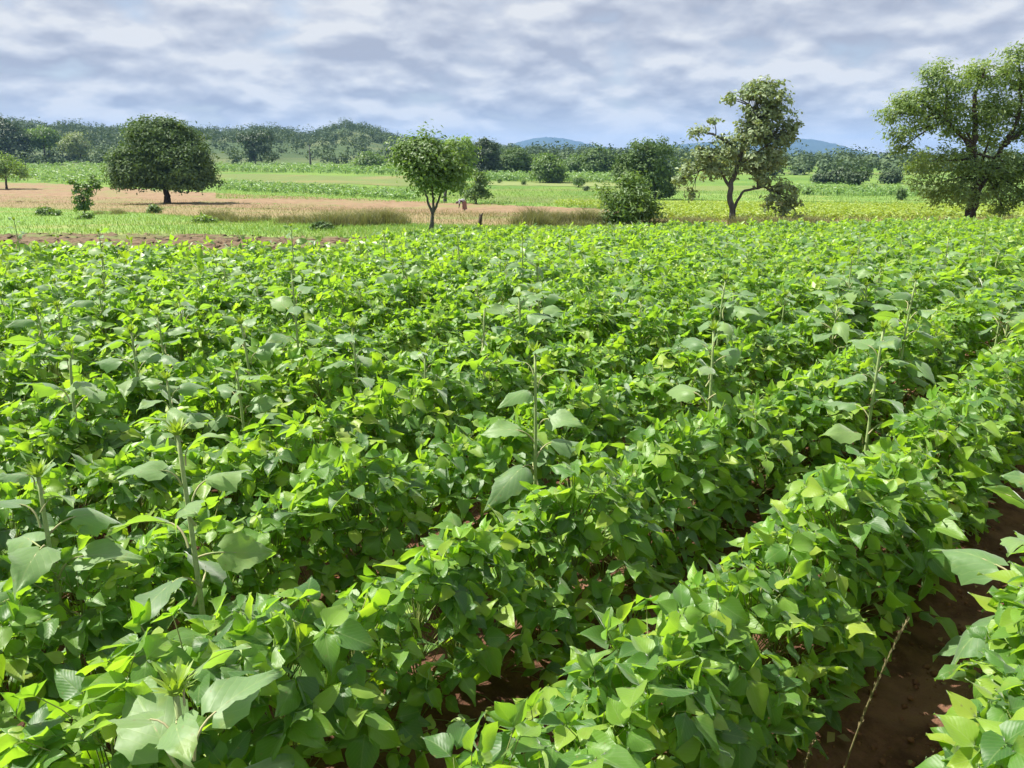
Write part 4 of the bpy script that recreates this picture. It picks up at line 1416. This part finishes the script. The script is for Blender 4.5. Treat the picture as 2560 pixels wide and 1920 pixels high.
SF = [
    (440, 1060, 1.00, 'large sunflower plant with a thick pale stem standing out in the left foreground', 0.3, 0),
    (432, 1690, .80, 'short sunflower plant with broad pale leaves in the lower left corner area', 1.9, 1),
    (1338, 860, 1.00, 'sunflower plant with a yellow-green bud in the middle of the picture', 0.9, 2),
    (1785, 815, .95, 'sunflower plant with pale drooping leaves right of the central sunflower', 2.2, 3),
    (2640, 1200, .80, 'sunflower whose leaves reach in from the right edge over the bare furrow', 1.2, 4),
    (100, 1215, .80, 'sunflower plant at the left edge just left of the large foreground one', 4.0, 5),
    (178, 900, .85, 'sunflower plant with a pale heart-shaped leaf at the left, above the edge sunflower', 5.1, 0),
    (727, 662, 1.15, 'tall thin sunflower plant rising in two tiers left of centre', 2.0, 1),
    (880, 815, .85, 'sunflower plant halfway between the tall thin one and the central one', 3.0, 2),
    (590, 915, .75, 'low sunflower with a bright yellow-green tip behind the large foreground one', 0.4, 3),
    (415, 935, .78, 'low sunflower with a yellow-green tip straight above the large foreground one', 1.4, 4),
    (1062, 905, .70, 'small sunflower with a pinkish leaf stalk left of the central sunflower', 4.4, 5),
    (1212, 740, .95, 'sunflower plant with folded pale leaves just up-left of the central sunflower', 5.5, 0),
    (1815, 690, 1.0, 'sunflower plant below the sparse grey-green tree', 0.2, 1),
    (2212, 800, 1.0, 'sunflower plant with big pale leaves above the right rows, nearer of two', 2.7, 2),
    (2291, 697, 1.05, 'sunflower plant with a broad silvery leaf below the big spreading tree, farther of two', 3.5, 3),
    (2130, 648, 1.0, 'sunflower plant left of the silvery-leaved one under the spreading tree', 4.6, 4),
    (252, 632, 1.0, 'sunflower plant standing out against the ploughed strip below the mango tree', 5.9, 5),
    (34, 545, 1.15, 'spindly tall sunflower at the left edge standing up against the green verge', 1.1, 0),
    (245, 572, 1.15, 'leaning tall sunflower in front of the ploughed strip left of the mango trunk', 2.1, 1),
    (140, 750, .9, 'sunflower plant near the left edge below the ploughed strip, right of a pair', 3.1, 2),
    (85, 752, .9, 'sunflower plant near the left edge below the ploughed strip, left of a pair', 4.1, 3),
    (330, 842, .80, 'sunflower plant with a grey-green top left of the tall thin one', 5.0, 4),
    (392, 775, .85, 'sunflower plant below the mango tree in the middle of the left field half', 0.6, 5),
    (600, 790, .9, 'sunflower plant left of the tall thin one at the same depth', 1.6, 0),
    (1305, 600, 1.0, 'sunflower plant on the far field edge left of the leafy bush, tallest there', 2.6, 1),
    (1142, 572, 1.05, 'sunflower plant on the far field edge right beside the forked tree', 3.6, 2),
    (960, 580, 1.0, 'sunflower plant on the far field edge left of the forked tree', 4.6, 3),
    (728, 575, 1.1, 'lone sunflower against the verge left of the dark low shrub', 5.6, 4),
    (1425, 582, 1.0, 'sunflower plant on the far field edge in front of the dry tussocks', 0.1, 5),
    (2150, 568, 1.05, 'sunflower plant on the far field edge left of the spreading tree', 1.0, 0),
    (2372, 588, 1.0, 'sunflower plant on the far field edge just left of the spreading tree trunk', 2.0, 1),
    (2470, 568, 1.0, 'sunflower plant on the far field edge right of the spreading tree trunk', 3.0, 2),
]
for x, y, h, lab, rz, va in SF:
    sunflower(x, y, h, lab, rz=rz, var=va, leafk=.76 if h > .78 else .7)
more = np.random.default_rng(91)
cnt = 0
while cnt < 64:
    x, y = more.uniform(850, 2540), 575 + 190 * more.uniform() ** 1.4
    if x < 1250 and more.uniform() < .5:
        continue
    if any(abs(x - q[0]) < 40 and abs(y - q[1]) < 26 for q in SF):
        continue
    sunflower(x, y, more.uniform(.58, .78), 'one of many pale-leaved young sunflowers crowding the far right half of the bean field', 'far sunflower crowd on the right', leafk=.95)
    cnt += 1
for _ in range(22):
    x, y = more.uniform(-30, 850), more.uniform(640, 780)
    sunflower(x, y, more.uniform(.58, .76), 'one of the scattered pale-leaved young sunflowers in the far left half of the bean field', 'far sunflowers on the left', leafk=.9)


# ------------------------------------------------------------------ dry grass stalks in the furrow
M_STALK = plain_mat('dry_stalk', (0.15, 0.145, 0.06), (0.26, 0.21, 0.11), 60.0, 0.8)


def stalk(base_px, tip_px, h, label):
    p = ground_at(*base_px)
    p[2] = float(soil_z(p[0], p[1]))
    q = ground_at(tip_px[0], tip_px[1], h)
    q[2] = float(terr(q[0], q[1])) + h
    d = q - p
    t = thing('grass_stalk', label, 'grass stalk', p)
    a = Acc()
    pts = bez((0, 0, -.02), d * .5 + np.array([-.02, 0, .04]), d, 12)
    a.add(*tube(pts, np.linspace(.0032, .0012, 12), 5))
    link('stem', a.mesh('stem', M_STALK), t)
    a = Acc()
    rng = np.random.default_rng(3)
    for k in range(150):
        u = rng.uniform(.42, 1)
        c = np.array([np.interp(u, np.linspace(0, 1, 12), pts[:, j]) for j in range(3)])
        dd = d / np.linalg.norm(d) + rng.normal(0, .16, 3)
        s = .020 * rng.uniform(.6, 1.2)
        sd = np.cross(dd, rng.normal(0, 1, 3))
        sd = sd / np.linalg.norm(sd) * .0024
        a.add([c, c + dd * s * .5 + sd, c + dd * s, c + dd * s * .5 - sd], [(0, 1, 2), (0, 2, 3)], rng.uniform())
    link('seed_head', a.mesh('seed_head', M_STALK), t)


stalk((2085, 1985), (2266, 1558), .62, 'long dry grass stalk with a narrow seed head leaning over the bare furrow')
stalk((2010, 2000), (2032, 1862), .40, 'short dry grass stalk tip at the bottom edge left of the long one')


# ------------------------------------------------------------------ person bending over the soil
def person():
    p = ground_at(1160, 529)
    t = thing('person', 'person bending down in a grey-white top and dark reddish skirt on the red soil', 'person', p, 0.15)
    J = {'pel': (0, 0, .86), 'spi': (-.18, 0, .97), 'che': (-.36, 0, .97), 'nek': (-.50, 0, .90), 'hed': (-.60, 0, .82), 'crn': (-.67, 0, .74),
         'lh': (0.0, .10, .80), 'lk': (-.02, .12, .44), 'la': (.05, .12, .09), 'lt': (-.10, .13, .04),
         'rh': (0.0, -.10, .80), 'rk': (.02, -.12, .44), 'ra': (.10, -.12, .09), 'rt': (-.05, -.13, .04),
         'ls': (-.40, .17, .90), 'le': (-.42, .20, .62), 'lw': (-.44, .14, .38), 'lf': (-.46, .12, .28),
         'rs': (-.40, -.17, .90), 're': (-.40, -.20, .62), 'rw': (-.46, -.14, .38), 'rf': (-.49, -.12, .28)}
    rad = {'pel': .15, 'spi': .135, 'che': .15, 'nek': .06, 'hed': .095, 'crn': .07, 'lh': .10, 'lk': .065, 'la': .045, 'lt': .035, 'rh': .10, 'rk': .065, 'ra': .045, 'rt': .035,
           'ls': .06, 'le': .045, 'lw': .034, 'lf': .03, 'rs': .06, 're': .045, 'rw': .034, 'rf': .03}
    E = [('pel', 'spi'), ('spi', 'che'), ('che', 'nek'), ('nek', 'hed'), ('hed', 'crn'), ('pel', 'lh'), ('lh', 'lk'), ('lk', 'la'), ('la', 'lt'), ('pel', 'rh'), ('rh', 'rk'), ('rk', 'ra'), ('ra', 'rt'),
         ('che', 'ls'), ('ls', 'le'), ('le', 'lw'), ('lw', 'lf'), ('che', 'rs'), ('rs', 're'), ('re', 'rw'), ('rw', 'rf')]
    ks = list(J)
    me = bpy.data.meshes.new('body')
    me.from_pydata([J[k] for k in ks], [(ks.index(a), ks.index(b)) for a, b in E], [])
    o = link('body', me, t)
    sk = o.modifiers.new('skin', 'SKIN')
    lay = me.skin_vertices[0] if len(me.skin_vertices) else None
    if lay is None:
        bpy.context.view_layer.objects.active = o
        lay = me.attributes and None
    if lay:
        for i, k in enumerate(ks):
            lay.data[i].radius = (rad[k], rad[k])
            lay.data[i].use_root = (k == 'pel')
    sb_ = o.modifiers.new('sub', 'SUBSURF')
    sb_.levels = 1
    sb_.render_levels = 1
    me.materials.append(plain_mat('skin', (0.06, 0.035, 0.025), (0.08, 0.045, 0.03), 8.0, 0.6))
    a = Acc()
    a.add(*tube([(.12, 0, .86), (-.05, 0, .96), (-.2, 0, 1.0), (-.36, 0, .985), (-.47, 0, .92)], [.10, .185, .175, .19, .12], 12))
    for s in (-1, 1):
        a.add(*tube([(-.38, .12 * s, .95), (-.41, .19 * s, .82), (-.42, .205 * s, .66)], [.085, .075, .065], 8))
    link('shirt', a.mesh('shirt', plain_mat('grey_cloth', (0.30, 0.30, 0.33), (0.38, 0.38, 0.41), 9.0, 0.9)), t)
    a = Acc()
    a.add(*tube([(-.02, 0, .98), (.03, 0, .86), (.05, 0, .66), (.06, 0, .42), (.07, 0, .20)], [.13, .205, .20, .215, .235], 14, False))
    link('skirt', a.mesh('skirt', plain_mat('skirt_cloth', (0.22, 0.11, 0.09), (0.30, 0.17, 0.13), 7.0, 0.9)), t)
    a = Acc()
    a.add(*tube([(-.55, 0, .90), (-.60, 0, .86), (-.66, 0, .78), (-.71, 0, .71)], [.06, .112, .105, .03], 10))
    link('head_cloth', a.mesh('head_cloth', plain_mat('head_cloth', (0.10, 0.08, 0.09), (0.15, 0.12, 0.12), 9.0, 0.9)), t)


person()


# ------------------------------------------------------------------ the air
def haze():
    x, y0, y1, z0, z1 = 6000.0, -600.0, 7150.0, -32.0, 190.0
    v = [(sx * x, yy, zz_) for zz_ in (z0, z1) for yy in (y0, y1) for sx in (-1, 1)]
    f = [(0, 2, 3), (0, 3, 1), (4, 5, 7), (4, 7, 6), (0, 1, 5), (0, 5, 4), (2, 6, 7), (2, 7, 3), (0, 4, 6), (0, 6, 2), (1, 3, 7), (1, 7, 5)]
    m, t = new_mat('haze')
    pv = t.n('ShaderNodeVolumePrincipled')
    pv.inputs['Color'].default_value = (0.30, 0.56, 1.0, 1)
    pv.inputs['Density'].default_value = 1.3e-4
    o = t.n('ShaderNodeOutputMaterial')
    t.link(pv.outputs[0], o.inputs['Volume'])
    kind(link('haze', Acc().add(v, f).mesh('haze', m, False)), 'stuff', 'thin blue haze lying over the far hills', 'haze')


haze()
